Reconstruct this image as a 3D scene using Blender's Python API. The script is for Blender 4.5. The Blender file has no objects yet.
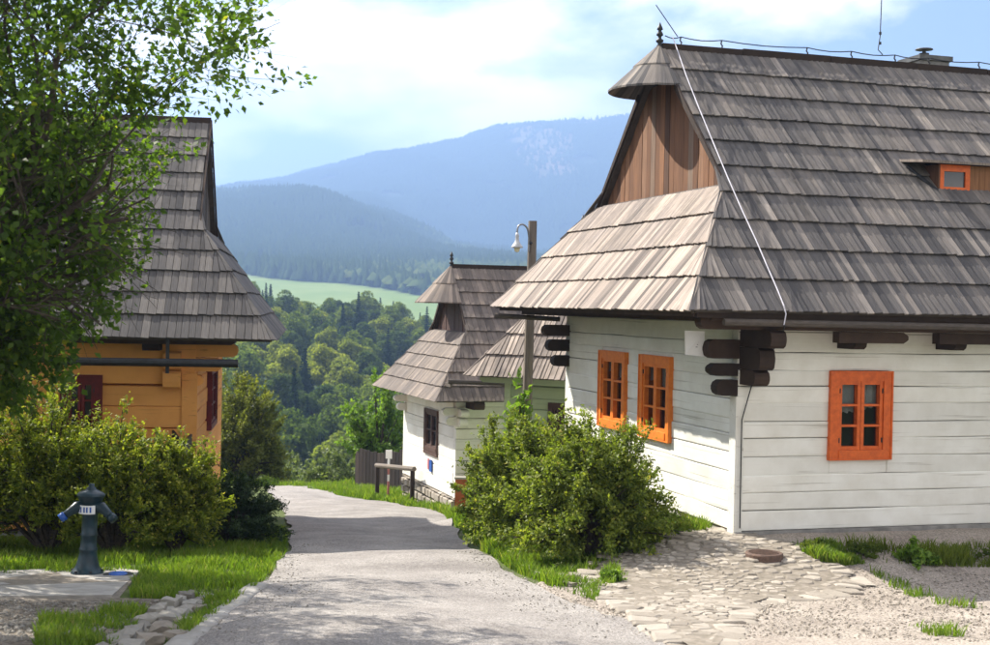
import bpy, math, random
import numpy as np
from mathutils import Vector, Matrix

random.seed(7)
RNG = np.random.default_rng(11)
SC = bpy.context.scene
COL = SC.collection
R = math.radians

# ------------------------------------------------------------------ camera
FPX = 1320.0                      # focal length in pixels of a 990 px wide picture
CAM = Vector((0, 0, 1.6))
PITCH, ROLL = 0.0125, 0.020
FWD = Vector((0, math.cos(PITCH), -math.sin(PITCH)))
R0, U0 = Vector((1, 0, 0)), Vector((0, math.sin(PITCH), math.cos(PITCH)))
RIGHT = R0 * math.cos(ROLL) + U0 * math.sin(ROLL)
UP = U0 * math.cos(ROLL) - R0 * math.sin(ROLL)
cd = bpy.data.cameras.new('camera')
cam = bpy.data.objects.new('camera', cd)
COL.objects.link(cam)
cd.sensor_width = 36.0
cd.lens = 36.0 * FPX / 990.0
cd.clip_start, cd.clip_end = 0.1, 20000
M = Matrix((RIGHT, UP, -FWD)).transposed().to_4x4()
M.translation = CAM
cam.matrix_world = M
cd.dof.use_dof = True
cd.dof.focus_distance = 17.5
cd.dof.aperture_fstop = 2.8
SC.camera = cam

# ------------------------------------------------------------------ sun, sky, exposure
SUN_EL = R(43)
SUN_H = Vector((-0.82, 0.572, 0)).normalized()           # horizontal direction towards the sun
SUN_DIR = Vector((SUN_H.x * math.cos(SUN_EL), SUN_H.y * math.cos(SUN_EL), math.sin(SUN_EL)))
sd = bpy.data.lights.new('sun', 'SUN')
sd.energy, sd.angle, sd.color = 5.0, R(0.53), (1.0, 0.94, 0.84)
sun = bpy.data.objects.new('sun', sd)
COL.objects.link(sun)
sun.rotation_euler = (-SUN_DIR).to_track_quat('-Z', 'Y').to_euler()
sun.location = (-30, 30, 60)

world = bpy.data.worlds.new('World')
SC.world = world
world.use_nodes = True
wt = world.node_tree
for n in list(wt.nodes):
    wt.nodes.remove(n)


def build_world():
    N, L = wt.nodes, wt.links
    out = N.new('ShaderNodeOutputWorld')
    bg = N.new('ShaderNodeBackground')
    bg.inputs['Strength'].default_value = 0.05
    sky = N.new('ShaderNodeTexSky')
    sky.sky_type = 'NISHITA'
    sky.sun_disc = False
    sky.sun_elevation = SUN_EL
    sky.sun_rotation = math.atan2(SUN_H.x, SUN_H.y)
    sky.altitude = 700
    sky.air_density, sky.dust_density, sky.ozone_density = 1.0, 1.6, 1.2
    tc = N.new('ShaderNodeTexCoord')
    sep = N.new('ShaderNodeSeparateXYZ')
    L.new(tc.outputs['Generated'], sep.inputs[0])
    zz = N.new('ShaderNodeMath'); zz.operation = 'MAXIMUM'; zz.inputs[1].default_value = 0.0
    L.new(sep.outputs['Z'], zz.inputs[0])
    za = N.new('ShaderNodeMath'); za.operation = 'ADD'; za.inputs[1].default_value = 0.34
    L.new(zz.outputs[0], za.inputs[0])
    dx = N.new('ShaderNodeMath'); dx.operation = 'DIVIDE'
    dy = N.new('ShaderNodeMath'); dy.operation = 'DIVIDE'
    L.new(sep.outputs['X'], dx.inputs[0]); L.new(za.outputs[0], dx.inputs[1])
    L.new(sep.outputs['Y'], dy.inputs[0]); L.new(za.outputs[0], dy.inputs[1])
    com = N.new('ShaderNodeCombineXYZ')
    L.new(dx.outputs[0], com.inputs[0]); L.new(dy.outputs[0], com.inputs[1])
    mp = N.new('ShaderNodeMapping')
    mp.inputs['Location'].default_value = CLOUD_OFFSET
    L.new(com.outputs[0], mp.inputs[0])
    n1 = N.new('ShaderNodeTexNoise')
    n1.inputs['Scale'].default_value = 2.3
    n1.inputs['Detail'].default_value = 9
    n1.inputs['Roughness'].default_value = 0.52
    n1.inputs['Distortion'].default_value = 0.15
    L.new(mp.outputs[0], n1.inputs['Vector'])
    r1 = N.new('ShaderNodeValToRGB')
    r1.color_ramp.elements[0].position = 0.44
    r1.color_ramp.elements[1].position = 0.54
    L.new(n1.outputs['Fac'], r1.inputs[0])
    # brightness inside the clouds: bright rims, faint blue-grey bellies
    n2 = N.new('ShaderNodeTexNoise')
    n2.inputs['Scale'].default_value = 4.2
    n2.inputs['Detail'].default_value = 6
    L.new(mp.outputs[0], n2.inputs['Vector'])
    r2 = N.new('ShaderNodeValToRGB')
    r2.color_ramp.elements[0].position = 0.35
    r2.color_ramp.elements[0].color = (10.0, 9.9, 10.4, 1)
    r2.color_ramp.elements[1].position = 0.62
    r2.color_ramp.elements[1].color = (21.0, 19.6, 18.4, 1)
    L.new(n2.outputs['Fac'], r2.inputs[0])
    mx = N.new('ShaderNodeMix'); mx.data_type = 'RGBA'
    L.new(r1.outputs[0], mx.inputs[0])
    L.new(sky.outputs[0], mx.inputs[6])
    L.new(r2.outputs[0], mx.inputs[7])
    L.new(mx.outputs[2], bg.inputs['Color'])
    L.new(bg.outputs[0], out.inputs['Surface'])


CLOUD_OFFSET = (11.3, 6.1, 0.0)
build_world()
world.cycles.sampling_method = 'MANUAL'
world.cycles.sample_map_resolution = 512

vs = SC.view_settings
SC.display_settings.display_device = 'sRGB'
vs.view_transform = 'Standard'
vs.look = 'None'
vs.exposure = 1.45
vs.gamma = 1.0
vs.use_curve_mapping = False
SC.cycles.max_bounces = 5
SC.cycles.diffuse_bounces = 3
SC.cycles.glossy_bounces = 2
SC.cycles.transmission_bounces = 4
SC.cycles.transparent_max_bounces = 8
SC.cycles.volume_bounces = 0
SC.cycles.use_denoising = True
SC.cycles.sample_clamp_indirect = 6.0


# ------------------------------------------------------------------ geometry helpers
def ray(px, py):
    return FWD + RIGHT * ((px - 495.0) / FPX) + UP * ((322.5 - py) / FPX)


def P(px, py, Y):
    d = ray(px, py)
    return CAM + d * ((Y - CAM.y) / d.y)


def sstep(a, b, x):
    t = np.clip((np.asarray(x, float) - a) / (b - a), 0, 1)
    return t * t * (3 - 2 * t)


class Frame:
    """House frame: u along the long wall from the visible gable corner, v from the front wall backwards."""
    def __init__(s, ox, oy, ux, uy, vx, vy):
        s.o = (ox, oy)
        s.U = Vector((ux, uy, 0)); s.V = Vector((vx, vy, 0))

    def pt(s, u, v, z):
        return Vector((s.o[0] + s.U.x * u + s.V.x * v, s.o[1] + s.U.y * u + s.V.y * v, z))

    def uv(s, x, y):
        a, b = x - s.o[0], y - s.o[1]
        return a * s.U.x + b * s.U.y, a * s.V.x + b * s.V.y

    def hit(s, px, py, u=None, v=None, off=0.0):
        """(along, z) where the sight line of a pixel meets the wall plane u = const or v = const."""
        d = ray(px, py)
        n = s.U if u is not None else s.V
        k = (u if u is not None else v)
        o = Vector((s.o[0], s.o[1], 0)) + n * k
        t = (o - CAM).dot(n) / d.dot(n)
        p = CAM + d * t
        uu, vv = s.uv(p.x, p.y)
        return (vv, p.z) if u is not None else (uu, p.z)


def norm2(x, y):
    l = math.hypot(x, y)
    return x / l, y / l


_u = norm2(.958, .287)
FM = Frame(2.96, 16.0, _u[0], _u[1], -_u[1], _u[0])                  # big white house
_u = norm2(.945, .326)
F2 = Frame(-0.80, 28.6, _u[0], _u[1], -_u[1], _u[0])                 # white house further down
_u = norm2(.99, .139)
FL = Frame(-4.52, 20.0, -_u[0], -_u[1], -_u[1], _u[0])               # orange house
_u = norm2(.874, -.486)
FG = Frame(0.30, 25.55, _u[0], _u[1], -_u[1], _u[0])                 # small green house

MAIN_BASE = 1.6 - 2.68
_YS = np.array([-60, 0, 40, 44, 50, 60, 75, 100, 130, 170, 220, 300, 350, 450, 600, 700, 1000, 1200, 6000], float)
_ZS = np.array([5., 0, -4.0, -4.5, -6.0, -9.0, -13., -18.5, -19.0, -15.5, -10.2, -4.6, -7.5, -14., -12., -4., 22, 34, 34], float)


def ridge_noise(x, y):
    return (np.sin(x * .011 + 1.3) * np.cos(y * .009 + .4) + .5 * np.sin(x * .027 + y * .019) + .35 * np.sin(x * .05 - y * .041 + 2))


def H(x, y):
    x = np.asarray(x, float); y = np.asarray(y, float)
    z = np.zeros(np.broadcast(x, y).shape)
    for k in (-2.0, 0.0, 2.0):                                       # softened profile along the valley
        z = z + np.interp(y + k * np.maximum(1.0, np.abs(y) * .03), _YS, _ZS) / 3
    near = 1 - sstep(40, 60, y)
    z = z + near * (.02 * np.sin(x * 1.7 + y * .9) + .015 * np.sin(x * .8 - y * 2.1))
    mid = sstep(120, 220, y) * (1 - sstep(420, 620, y))
    z = z + mid * (-.30 * (x + 38)) * sstep(0, 1, np.abs(x + 38) / 30) * .9
    z = z + sstep(70, 120, y) * (1 - sstep(700, 900, y)) * 1.2 * ridge_noise(x * 4, y * 4)
    # wooded fore-ridge and the mountain behind it
    r1 = np.interp(x, [-2500, -900, -430, -240, -140, -60, 40, 400, 2500], [110, 128, 118, 118, 84, 46, 28, 34, 60])
    z = z + r1 * sstep(1080, 2000, y)
    r2 = np.interp(x, [-3000, -1500, -756, -560, -330, -60, 13, 80, 331, 560, 900, 1500, 3000],
                   [10, 70, 98, 150, 212, 284, 304, 318, 350, 345, 318, 240, 120]) + (118 - r1) * .98
    z = z + r2 * sstep(2150, 3500, y) * (1 - .35 * sstep(3550, 4600, y))
    z = z + sstep(1150, 1900, y) * 9 * ridge_noise(x, y)
    # terrace of the big house
    a, b = x - FM.o[0], y - FM.o[1]
    u = a * FM.U.x + b * FM.U.y
    v = a * FM.V.x + b * FM.V.y
    du = np.maximum(np.maximum(-.2 - u, u - 9.5), 0)
    dv = np.maximum(np.maximum(-.2 - v, v - 6.4), 0)
    d = np.hypot(du, dv)
    w = 1 - sstep(0.0, 2.6, d)
    z = z + w * np.clip(MAIN_BASE - .06 - z, 0, .52)
    return z


def G(px, py, lift=0.0):
    """ground point under a pixel"""
    d = ray(px, py)
    t0, t1 = 2.0, None
    t = 2.0
    while t < 200:
        p = CAM + d * t
        if p.z < float(H(p.x, p.y)):
            t1 = t
            break
        t0 = t
        t += .25
    if t1 is None:
        t1 = t0 = 60
    for _ in range(30):
        m = (t0 + t1) / 2
        p = CAM + d * m
        if p.z < float(H(p.x, p.y)):
            t1 = m
        else:
            t0 = m
    p = CAM + d * t1
    p.z = float(H(p.x, p.y)) + lift
    return p


class MB:
    """collects pieces for ONE mesh; 'rnd' is a random number per piece, 'loc' a grain coordinate"""
    def __init__(s):
        s.v, s.f, s.r, s.l = [], [], [], []

    def add(s, verts, faces, rnd=None, loc=None):
        b = len(s.v)
        s.v += [tuple(p) for p in verts]
        s.f += [tuple(i + b for i in f) for f in faces]
        rnd = random.random() if rnd is None else rnd
        s.r += [rnd] * len(verts)
        s.l += [tuple(p) for p in (loc if loc is not None else verts)]

    def hexa(s, p, rnd=None, loc=None):           # 4 bottom + 4 top corners
        s.add(p, [(3, 2, 1, 0), (4, 5, 6, 7), (0, 1, 5, 4), (1, 2, 6, 5), (2, 3, 7, 6), (3, 0, 4, 7)], rnd, loc)

    def fbox(s, fr, u0, u1, v0, v1, z0, z1, rnd=None, loc=None):
        q = [fr.pt(u0, v0, z0), fr.pt(u1, v0, z0), fr.pt(u1, v1, z0), fr.pt(u0, v1, z0),
             fr.pt(u0, v0, z1), fr.pt(u1, v0, z1), fr.pt(u1, v1, z1), fr.pt(u0, v1, z1)]
        s.hexa(q, rnd, loc)

    def box(s, c, sx, sy, sz, rz=0.0, rnd=None):
        ca, sa = math.cos(rz), math.sin(rz)
        q = []
        for z in (-sz / 2, sz / 2):
            for a, b in ((-1, -1), (1, -1), (1, 1), (-1, 1)):
                x, y = a * sx / 2, b * sy / 2
                q.append((c[0] + x * ca - y * sa, c[1] + x * sa + y * ca, c[2] + z))
        s.hexa(q, rnd)

    def slab(s, poly, n, t, rnd=None, loc=None):   # polygon poly (Vectors) thickened by t along -n
        k = len(poly)
        top = [Vector(p) for p in poly]
        bot = [p - n * t for p in top]
        fs = [tuple(range(k)), tuple(range(2 * k - 1, k - 1, -1))]
        fs += [(i, (i + 1) % k + 0, (i + 1) % k + k, i + k) for i in range(k)]
        lc = None if loc is None else list(loc) + list(loc)
        s.add(top + bot, fs, rnd, lc)

    def tube(s, pts, rad, n=8, rnd=None, cap=True):
        pts = [Vector(p) for p in pts]
        if not hasattr(rad, '__len__'):
            rad = [rad] * len(pts)
        vs_, fs, lc = [], [], []
        prev = None
        acc = 0
        for i, p in enumerate(pts):
            t = (pts[min(i + 1, len(pts) - 1)] - pts[max(i - 1, 0)])
            t = t.normalized() if t.length > 1e-9 else Vector((0, 0, 1))
            if prev is None:
                a = t.orthogonal().normalized()
            else:
                a = (prev - t * prev.dot(t))
                a = a.normalized() if a.length > 1e-6 else t.orthogonal().normalized()
            prev = a
            b = t.cross(a)
            if i:
                acc += (p - pts[i - 1]).length
            for k in range(n):
                an = 2 * math.pi * k / n
                vs_.append(p + (a * math.cos(an) + b * math.sin(an)) * rad[i])
                lc.append((math.cos(an) * .1, math.sin(an) * .1, acc))
        for i in range(len(pts) - 1):
            for k in range(n):
                fs.append((i * n + k, i * n + (k + 1) % n, (i + 1) * n + (k + 1) % n, (i + 1) * n + k))
        if cap:
            fs.append(tuple(range(n - 1, -1, -1)))
            fs.append(tuple(range((len(pts) - 1) * n, len(pts) * n)))
        s.add(vs_, fs, rnd, lc)

    def lathe(s, prof, c, n=20, axis=None, rnd=None):
        axis = (axis or Vector((0, 0, 1))).normalized()
        a = axis.orthogonal().normalized(); b = axis.cross(a)
        c = Vector(c)
        vs_, fs = [], []
        for r, z in prof:
            for k in range(n):
                an = 2 * math.pi * k / n
                vs_.append(c + axis * z + (a * math.cos(an) + b * math.sin(an)) * max(r, 1e-4))
        m = len(prof)
        for i in range(m - 1):
            for k in range(n):
                fs.append((i * n + k, i * n + (k + 1) % n, (i + 1) * n + (k + 1) % n, (i + 1) * n + k))
        fs.append(tuple(range(n - 1, -1, -1)))
        fs.append(tuple(range((m - 1) * n, m * n)))
        s.add(vs_, fs, rnd)

    def obj(s, name, mat, parent=None, smooth=False, kind=None, label=None):
        base = root_loc(parent)
        return np_obj(name, np.array(s.v, float) - np.array(base), s.f, mat, parent, np.array(s.r, float),
                      np.array(s.l, float), smooth, kind, label)


def root_loc(parent):
    p = parent
    if p is None:
        return (0, 0, 0)
    while p.parent is not None:
        p = p.parent
    return tuple(p.location)


def set_attrs(me, rnd, loc):
    if rnd is not None:
        a = me.attributes.new('rnd', 'FLOAT', 'POINT')
        a.data.foreach_set('value', np.asarray(rnd, np.float32))
    if loc is not None:
        a = me.attributes.new('loc', 'FLOAT_VECTOR', 'POINT')
        a.data.foreach_set('vector', np.asarray(loc, np.float32).ravel())


def np_mesh(name, v, f, mat, rnd=None, loc=None, smooth=False):
    me = bpy.data.meshes.new(name)
    if isinstance(f, np.ndarray):
        k = f.shape[1]
        nf = len(f)
        me.vertices.add(len(v)); me.vertices.foreach_set('co', np.asarray(v, np.float32).ravel())
        me.loops.add(nf * k); me.loops.foreach_set('vertex_index', f.astype(np.int32).ravel())
        me.polygons.add(nf); me.polygons.foreach_set('loop_start', np.arange(0, nf * k, k, dtype=np.int32))
        me.update(calc_edges=True)
    else:
        me.from_pydata([tuple(p) for p in v], [], f)
    set_attrs(me, rnd, loc)
    if mat is not None:
        me.materials.append(mat)
    if smooth:
        me.polygons.foreach_set('use_smooth', np.ones(len(me.polygons), bool))
    me.update()
    return me


def np_obj(name, v, f, mat, parent=None, rnd=None, loc=None, smooth=False, kind=None, label=None):
    o = bpy.data.objects.new(name, np_mesh(name, v, f, mat, rnd, loc, smooth))
    COL.objects.link(o)
    o.parent = parent
    if kind:
        o['kind'] = kind
    if label:
        o['label'] = label
    return o


def place(name, me, parent, mw):
    """a piece that shares mesh data, set by a world matrix; parent chain carries only the root's translation"""
    o = bpy.data.objects.new(name, me)
    COL.objects.link(o)
    o.parent = parent
    b = root_loc(parent)
    mw = mw.copy()
    mw.translation = mw.translation - Vector(b)
    o.matrix_local = mw
    return o


def thing(name, label, cat, loc, group=None):
    o = bpy.data.objects.new(name, None)
    o.empty_display_size = .3
    COL.objects.link(o)
    o.location = loc
    o['label'], o['category'] = label, cat
    if group:
        o['group'] = group
    return o


def tag(o, label, cat, group=None, kind=None):
    o['label'], o['category'] = label, cat
    if group:
        o['group'] = group
    if kind:
        o['kind'] = kind
    return o


# ------------------------------------------------------------------ materials
def new_mat(name):
    m = bpy.data.materials.new(name)
    m.use_nodes = True
    nt = m.node_tree
    b = nt.nodes['Principled BSDF']
    return m, nt, b


def ramp(nt, stops):
    r = nt.nodes.new('ShaderNodeValToRGB')
    el = r.color_ramp.elements
    while len(el) < len(stops):
        el.new(.5)
    for e, (p, c) in zip(el, stops):
        e.position = p
        e.color = (c[0], c[1], c[2], 1)
    return r


def noise(nt, vec, scale, detail=5, rough=.55, dist=0.0):
    n = nt.nodes.new('ShaderNodeTexNoise')
    n.inputs['Scale'].default_value = scale
    n.inputs['Detail'].default_value = detail
    n.inputs['Roughness'].default_value = rough
    n.inputs['Distortion'].default_value = dist
    if vec is not None:
        nt.links.new(vec, n.inputs['Vector'])
    return n


def mapping(nt, vec, scale=(1, 1, 1), loc=(0, 0, 0)):
    m = nt.nodes.new('ShaderNodeMapping')
    m.inputs['Scale'].default_value = scale
    m.inputs['Location'].default_value = loc
    nt.links.new(vec, m.inputs[0])
    return m.outputs[0]


def mixc(nt, a, b, fac, mode='MIX'):
    m = nt.nodes.new('ShaderNodeMix')
    m.data_type = 'RGBA'
    m.blend_type = mode
    for sock, val in ((m.inputs[0], fac), (m.inputs[6], a), (m.inputs[7], b)):
        if hasattr(val, 'is_output'):
            nt.links.new(val, sock)
        elif isinstance(val, (int, float)):
            sock.default_value = val
        else:
            sock.default_value = (val[0], val[1], val[2], 1)
    return m.outputs[2]


def bump(nt, b, h, strength=.3, dist=.02):
    bm = nt.nodes.new('ShaderNodeBump')
    bm.inputs['Strength'].default_value = strength
    bm.inputs['Distance'].default_value = dist
    nt.links.new(h, bm.inputs['Height'])
    nt.links.new(bm.outputs[0], b.inputs['Normal'])


def attr(nt, name):
    a = nt.nodes.new('ShaderNodeAttribute')
    a.attribute_name = name
    return a


def texco(nt, which='Object'):
    return nt.nodes.new('ShaderNodeTexCoord').outputs[which]


def wood_mat(name, stops, grain=(30, 2.5, 30), rough=.85, streak=.5, bstr=.35, fine=(.55, 1.25)):
    """weathered wood: a tone per piece (rnd) times grain along the piece (loc)"""
    m, nt, b = new_mat(name)
    r = ramp(nt, stops)
    nt.links.new(attr(nt, 'rnd').outputs['Fac'], r.inputs[0])
    lv = attr(nt, 'loc').outputs['Vector']
    n = noise(nt, mapping(nt, lv, grain), 1.0, 4, .6)
    g = ramp(nt, [(.3, (fine[0],) * 3), (.7, (fine[1],) * 3)])
    nt.links.new(n.outputs['Fac'], g.inputs[0])
    c = mixc(nt, r.outputs[0], g.outputs[0], streak, 'MULTIPLY')
    n2 = noise(nt, texco(nt), 1.3, 5, .6)
    g2 = ramp(nt, [(.3, (.75, .75, .78)), (.7, (1.15, 1.12, 1.05))])
    nt.links.new(n2.outputs['Fac'], g2.inputs[0])
    c = mixc(nt, c, g2.outputs[0], .7, 'MULTIPLY')
    nt.links.new(c, b.inputs['Base Color'])
    b.inputs['Roughness'].default_value = rough
    b.inputs['Specular IOR Level'].default_value = .3
    bump(nt, b, n.outputs['Fac'], bstr, .01)
    return m


def paint_mat(name, base, dirt, dirt_amt=.35, rough=.7, grain=(.45, 22, 22), crack=.55, axis='u'):
    """lime-painted timber with fine horizontal cracks and weather stains"""
    m, nt, b = new_mat(name)
    oc = attr(nt, 'loc').outputs['Vector']
    n = noise(nt, mapping(nt, oc, grain), 1.0, 5, .65)
    n2 = noise(nt, oc, 1.7, 6, .6)
    g = ramp(nt, [(.38, dirt), (.62, base)])
    nt.links.new(n2.outputs['Fac'], g.inputs[0])
    c = mixc(nt, base, g.outputs[0], dirt_amt)
    ck = ramp(nt, [(.33, (.40, .37, .32)), (.41, (1, 1, 1))])
    nt.links.new(n.outputs['Fac'], ck.inputs[0])
    c = mixc(nt, c, ck.outputs[0], crack, 'MULTIPLY')
    rr = ramp(nt, [(0, (.9, .9, .9)), (1, (1.05, 1.05, 1.05))])
    nt.links.new(attr(nt, 'rnd').outputs['Fac'], rr.inputs[0])
    c = mixc(nt, c, rr.outputs[0], 1, 'MULTIPLY')
    nt.links.new(c, b.inputs['Base Color'])
    b.inputs['Roughness'].default_value = rough
    b.inputs['Specular IOR Level'].default_value = .25
    bump(nt, b, n.outputs['Fac'], .25, .012)
    return m


def simple_mat(name, c1, c2=None, scale=8, rough=.6, metal=0, bstr=.15, bdist=.005, spec=.4, coord='Object'):
    m, nt, b = new_mat(name)
    c2 = c2 or tuple(x * .75 for x in c1)
    n = noise(nt, texco(nt, coord), scale, 6, .6)
    g = ramp(nt, [(.35, c2), (.65, c1)])
    nt.links.new(n.outputs['Fac'], g.inputs[0])
    nt.links.new(g.outputs[0], b.inputs['Base Color'])
    b.inputs['Roughness'].default_value = rough
    b.inputs['Metallic'].default_value = metal
    b.inputs['Specular IOR Level'].default_value = spec
    if bstr:
        bump(nt, b, n.outputs['Fac'], bstr, bdist)
    return m


def leaf_mat(name, stops, trans=.35, rough=.55, hue_obj=.0, spec=.3):
    m, nt, b = new_mat(name)
    r = ramp(nt, stops)
    fac = attr(nt, 'rnd').outputs['Fac']
    nt.links.new(fac, r.inputs[0])
    c = r.outputs[0]
    if hue_obj:
        oi = nt.nodes.new('ShaderNodeObjectInfo')
        g = ramp(nt, [(0, (1 - hue_obj, 1 - hue_obj * .7, 1 - hue_obj * .3)), (.5, (1, 1, 1)), (1, (1 + hue_obj, 1 + hue_obj * .7, 1 - hue_obj * .2))])
        nt.links.new(oi.outputs['Random'], g.inputs[0])
        c = mixc(nt, c, g.outputs[0], 1.0, 'MULTIPLY')
    nt.links.new(c, b.inputs['Base Color'])
    b.inputs['Roughness'].default_value = rough
    b.inputs['Specular IOR Level'].default_value = spec
    t = nt.nodes.new('ShaderNodeBsdfTranslucent')
    tcol = mixc(nt, c, (1.25, 1.35, .55), 1.0, 'MULTIPLY')
    nt.links.new(tcol, t.inputs['Color'])
    ms = nt.nodes.new('ShaderNodeMixShader')
    ms.inputs[0].default_value = trans
    nt.links.new(b.outputs[0], ms.inputs[1])
    nt.links.new(t.outputs[0], ms.inputs[2])
    nt.links.new(ms.outputs[0], nt.nodes['Material Output'].inputs['Surface'])
    return m


def gravel_mat(name, stops, s1=38, s2=2.2, bstr=.7, bdist=.02):
    m, nt, b = new_mat(name)
    oc = texco(nt)
    v = nt.nodes.new('ShaderNodeTexVoronoi')
    v.inputs['Scale'].default_value = s1
    nt.links.new(oc, v.inputs['Vector'])
    g = ramp(nt, stops)
    n = noise(nt, oc, s2, 8, .65)
    nf = noise(nt, oc, s1 * 1.6, 4, .7)
    nt.links.new(n.outputs['Fac'], g.inputs[0])
    gg = ramp(nt, [(.2, (.62, .61, .6)), (.75, (1.28, 1.27, 1.25))])
    nt.links.new(v.outputs['Color'], gg.inputs[0])
    c = mixc(nt, g.outputs[0], gg.outputs[0], .8, 'MULTIPLY')
    g3 = ramp(nt, [(.3, (.7, .7, .7)), (.7, (1.2, 1.2, 1.2))])
    nt.links.new(nf.outputs['Fac'], g3.inputs[0])
    c = mixc(nt, c, g3.outputs[0], .6, 'MULTIPLY')
    nt.links.new(c, b.inputs['Base Color'])
    b.inputs['Roughness'].default_value = .95
    b.inputs['Specular IOR Level'].default_value = .15
    bump(nt, b, v.outputs['Distance'], bstr, bdist)
    return m


def stone_mat(name, stops, scale=7):
    m, nt, b = new_mat(name)
    oc = texco(nt)
    r = ramp(nt, stops)
    n = noise(nt, oc, scale, 8, .65)
    mth = nt.nodes.new('ShaderNodeMath'); mth.operation = 'MULTIPLY_ADD'
    mth.inputs[1].default_value = .55
    nt.links.new(attr(nt, 'rnd').outputs['Fac'], mth.inputs[0])
    m2 = nt.nodes.new('ShaderNodeMath'); m2.operation = 'MULTIPLY'; m2.inputs[1].default_value = .6
    nt.links.new(n.outputs['Fac'], m2.inputs[0])
    nt.links.new(m2.outputs[0], mth.inputs[2])
    nt.links.new(mth.outputs[0], r.inputs[0])
    nt.links.new(r.outputs[0], b.inputs['Base Color'])
    b.inputs['Roughness'].default_value = .9
    b.inputs['Specular IOR Level'].default_value = .2
    n3 = noise(nt, oc, scale * 5, 6, .7)
    bump(nt, b, n3.outputs['Fac'], .5, .012)
    return m


MT = {}
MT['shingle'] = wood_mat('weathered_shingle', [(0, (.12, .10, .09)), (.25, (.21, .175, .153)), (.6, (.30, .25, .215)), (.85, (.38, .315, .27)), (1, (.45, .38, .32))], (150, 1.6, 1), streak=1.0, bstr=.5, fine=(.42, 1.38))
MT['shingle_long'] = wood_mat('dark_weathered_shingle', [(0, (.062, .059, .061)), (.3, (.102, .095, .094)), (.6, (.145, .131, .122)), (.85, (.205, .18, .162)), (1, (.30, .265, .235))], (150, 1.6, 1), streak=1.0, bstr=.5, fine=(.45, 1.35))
MT['shingle_old'] = wood_mat('grey_shingle', [(0, (.066, .063, .064)), (.5, (.115, .107, .103)), (1, (.19, .173, .158))], (110, 2.0, 1), streak=.85, bstr=.5)
MT['shingle_brown'] = wood_mat('brown_shingle', [(0, (.095, .08, .072)), (.5, (.165, .138, .12)), (1, (.27, .22, .185))], (110, 2.0, 1), streak=.85, bstr=.5)
MT['plank'] = wood_mat('brown_gable_plank', [(0, (.09, .045, .026)), (.4, (.17, .082, .042)), (.7, (.25, .12, .058)), (1, (.17, .125, .095))], (50, 50, 2.2), streak=.8, bstr=.4)
MT['beam'] = wood_mat('dark_brown_beam', [(0, (.030, .020, .015)), (1, (.065, .042, .030))], (6, 6, 6), streak=.6)
MT['board'] = wood_mat('old_dark_board', [(0, (.06, .05, .044)), (1, (.13, .11, .095))], (9, 9, 9), streak=.6)
MT['pole'] = wood_mat('grey_pole_wood', [(0, (.16, .135, .11)), (1, (.20, .17, .14))], (30, 30, 1.5), streak=.8)
MT['fence'] = wood_mat('fence_wood', [(0, (.022, .016, .014)), (1, (.06, .044, .037))], (30, 30, 2), streak=.7)
MT['white'] = paint_mat('white_lime_paint', (.81, .80, .74), (.60, .57, .49), .5)
MT['orange'] = paint_mat('ochre_orange_paint', (.78, .365, .105), (.62, .26, .065), .5)
MT['green'] = paint_mat('pale_green_paint', (.48, .57, .37), (.40, .48, .30), .4)
MT['frame_orange'] = simple_mat('orange_frame_paint', (.70, .135, .018), (.52, .09, .012), 14, .5)
MT['frame_orange_lit'] = simple_mat('sunlit_orange_frame_paint', (.80, .23, .025), (.66, .16, .018), 14, .5)  # orange frame paint, weathered lighter, plus gable sunlight put into the colour
MT['frame_red'] = simple_mat('dark_red_paint', (.16, .012, .015), (.09, .008, .01), 12, .5)
MT['frame_brown'] = simple_mat('brown_frame_paint', (.10, .055, .04), (.06, .03, .025), 12, .6)
MT['glass'] = simple_mat('window_glass', (.018, .02, .024), (.03, .034, .04), 3, .06, bstr=0, spec=.6)
def glass_mat():
    m, nt, b = new_mat('clear_window_glass')
    b.inputs['Base Color'].default_value = (.02, .022, .026, 1)
    b.inputs['Roughness'].default_value = .04
    b.inputs['Specular IOR Level'].default_value = .9
    t = nt.nodes.new('ShaderNodeBsdfTransparent')
    t.inputs['Color'].default_value = (.85, .88, .88, 1)
    ms = nt.nodes.new('ShaderNodeMixShader')
    ms.inputs[0].default_value = .80
    nt.links.new(b.outputs[0], ms.inputs[1])
    nt.links.new(t.outputs[0], ms.inputs[2])
    nt.links.new(ms.outputs[0], nt.nodes['Material Output'].inputs['Surface'])
    return m


MT['clear_glass'] = glass_mat()
MT['reflection_sheet'] = simple_mat('white_reflection_sheet', (.72, .72, .70), (.55, .55, .54), 6, .9, bstr=0)  # for the added sheets that stand in for whitish reflections in the panes
MT['dark_room'] = simple_mat('dark_room', (.05, .045, .04), rough=.9, bstr=0)
MT['plinth'] = simple_mat('grey_plinth_plaster', (.30, .29, .27), (.17, .165, .155), 5, .95, bstr=.5, bdist=.02)
MT['stone'] = stone_mat('pale_limestone', [(.1, (.17, .148, .122)), (.45, (.27, .238, .198)), (.75, (.36, .32, .27)), (1, (.44, .40, .34))], 11)
MT['stone_grey'] = stone_mat('grey_stone', [(.1, (.11, .10, .085)), (.5, (.22, .205, .18)), (1, (.36, .34, .30))], 13)
MT['mortar'] = simple_mat('earth_joint', (.25, .215, .175), (.15, .13, .10), 14, .95, bstr=.5, bdist=.02)
MT['concrete'] = simple_mat('worn_concrete', (.37, .35, .32), (.25, .235, .21), 5, .9, bstr=.4, bdist=.01)
MT['road'] = gravel_mat('gravel_road', [(.3, (.19, .175, .165)), (.5, (.265, .247, .232)), (.7, (.33, .31, .29))], 70, 1.1, .5, .008)
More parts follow.
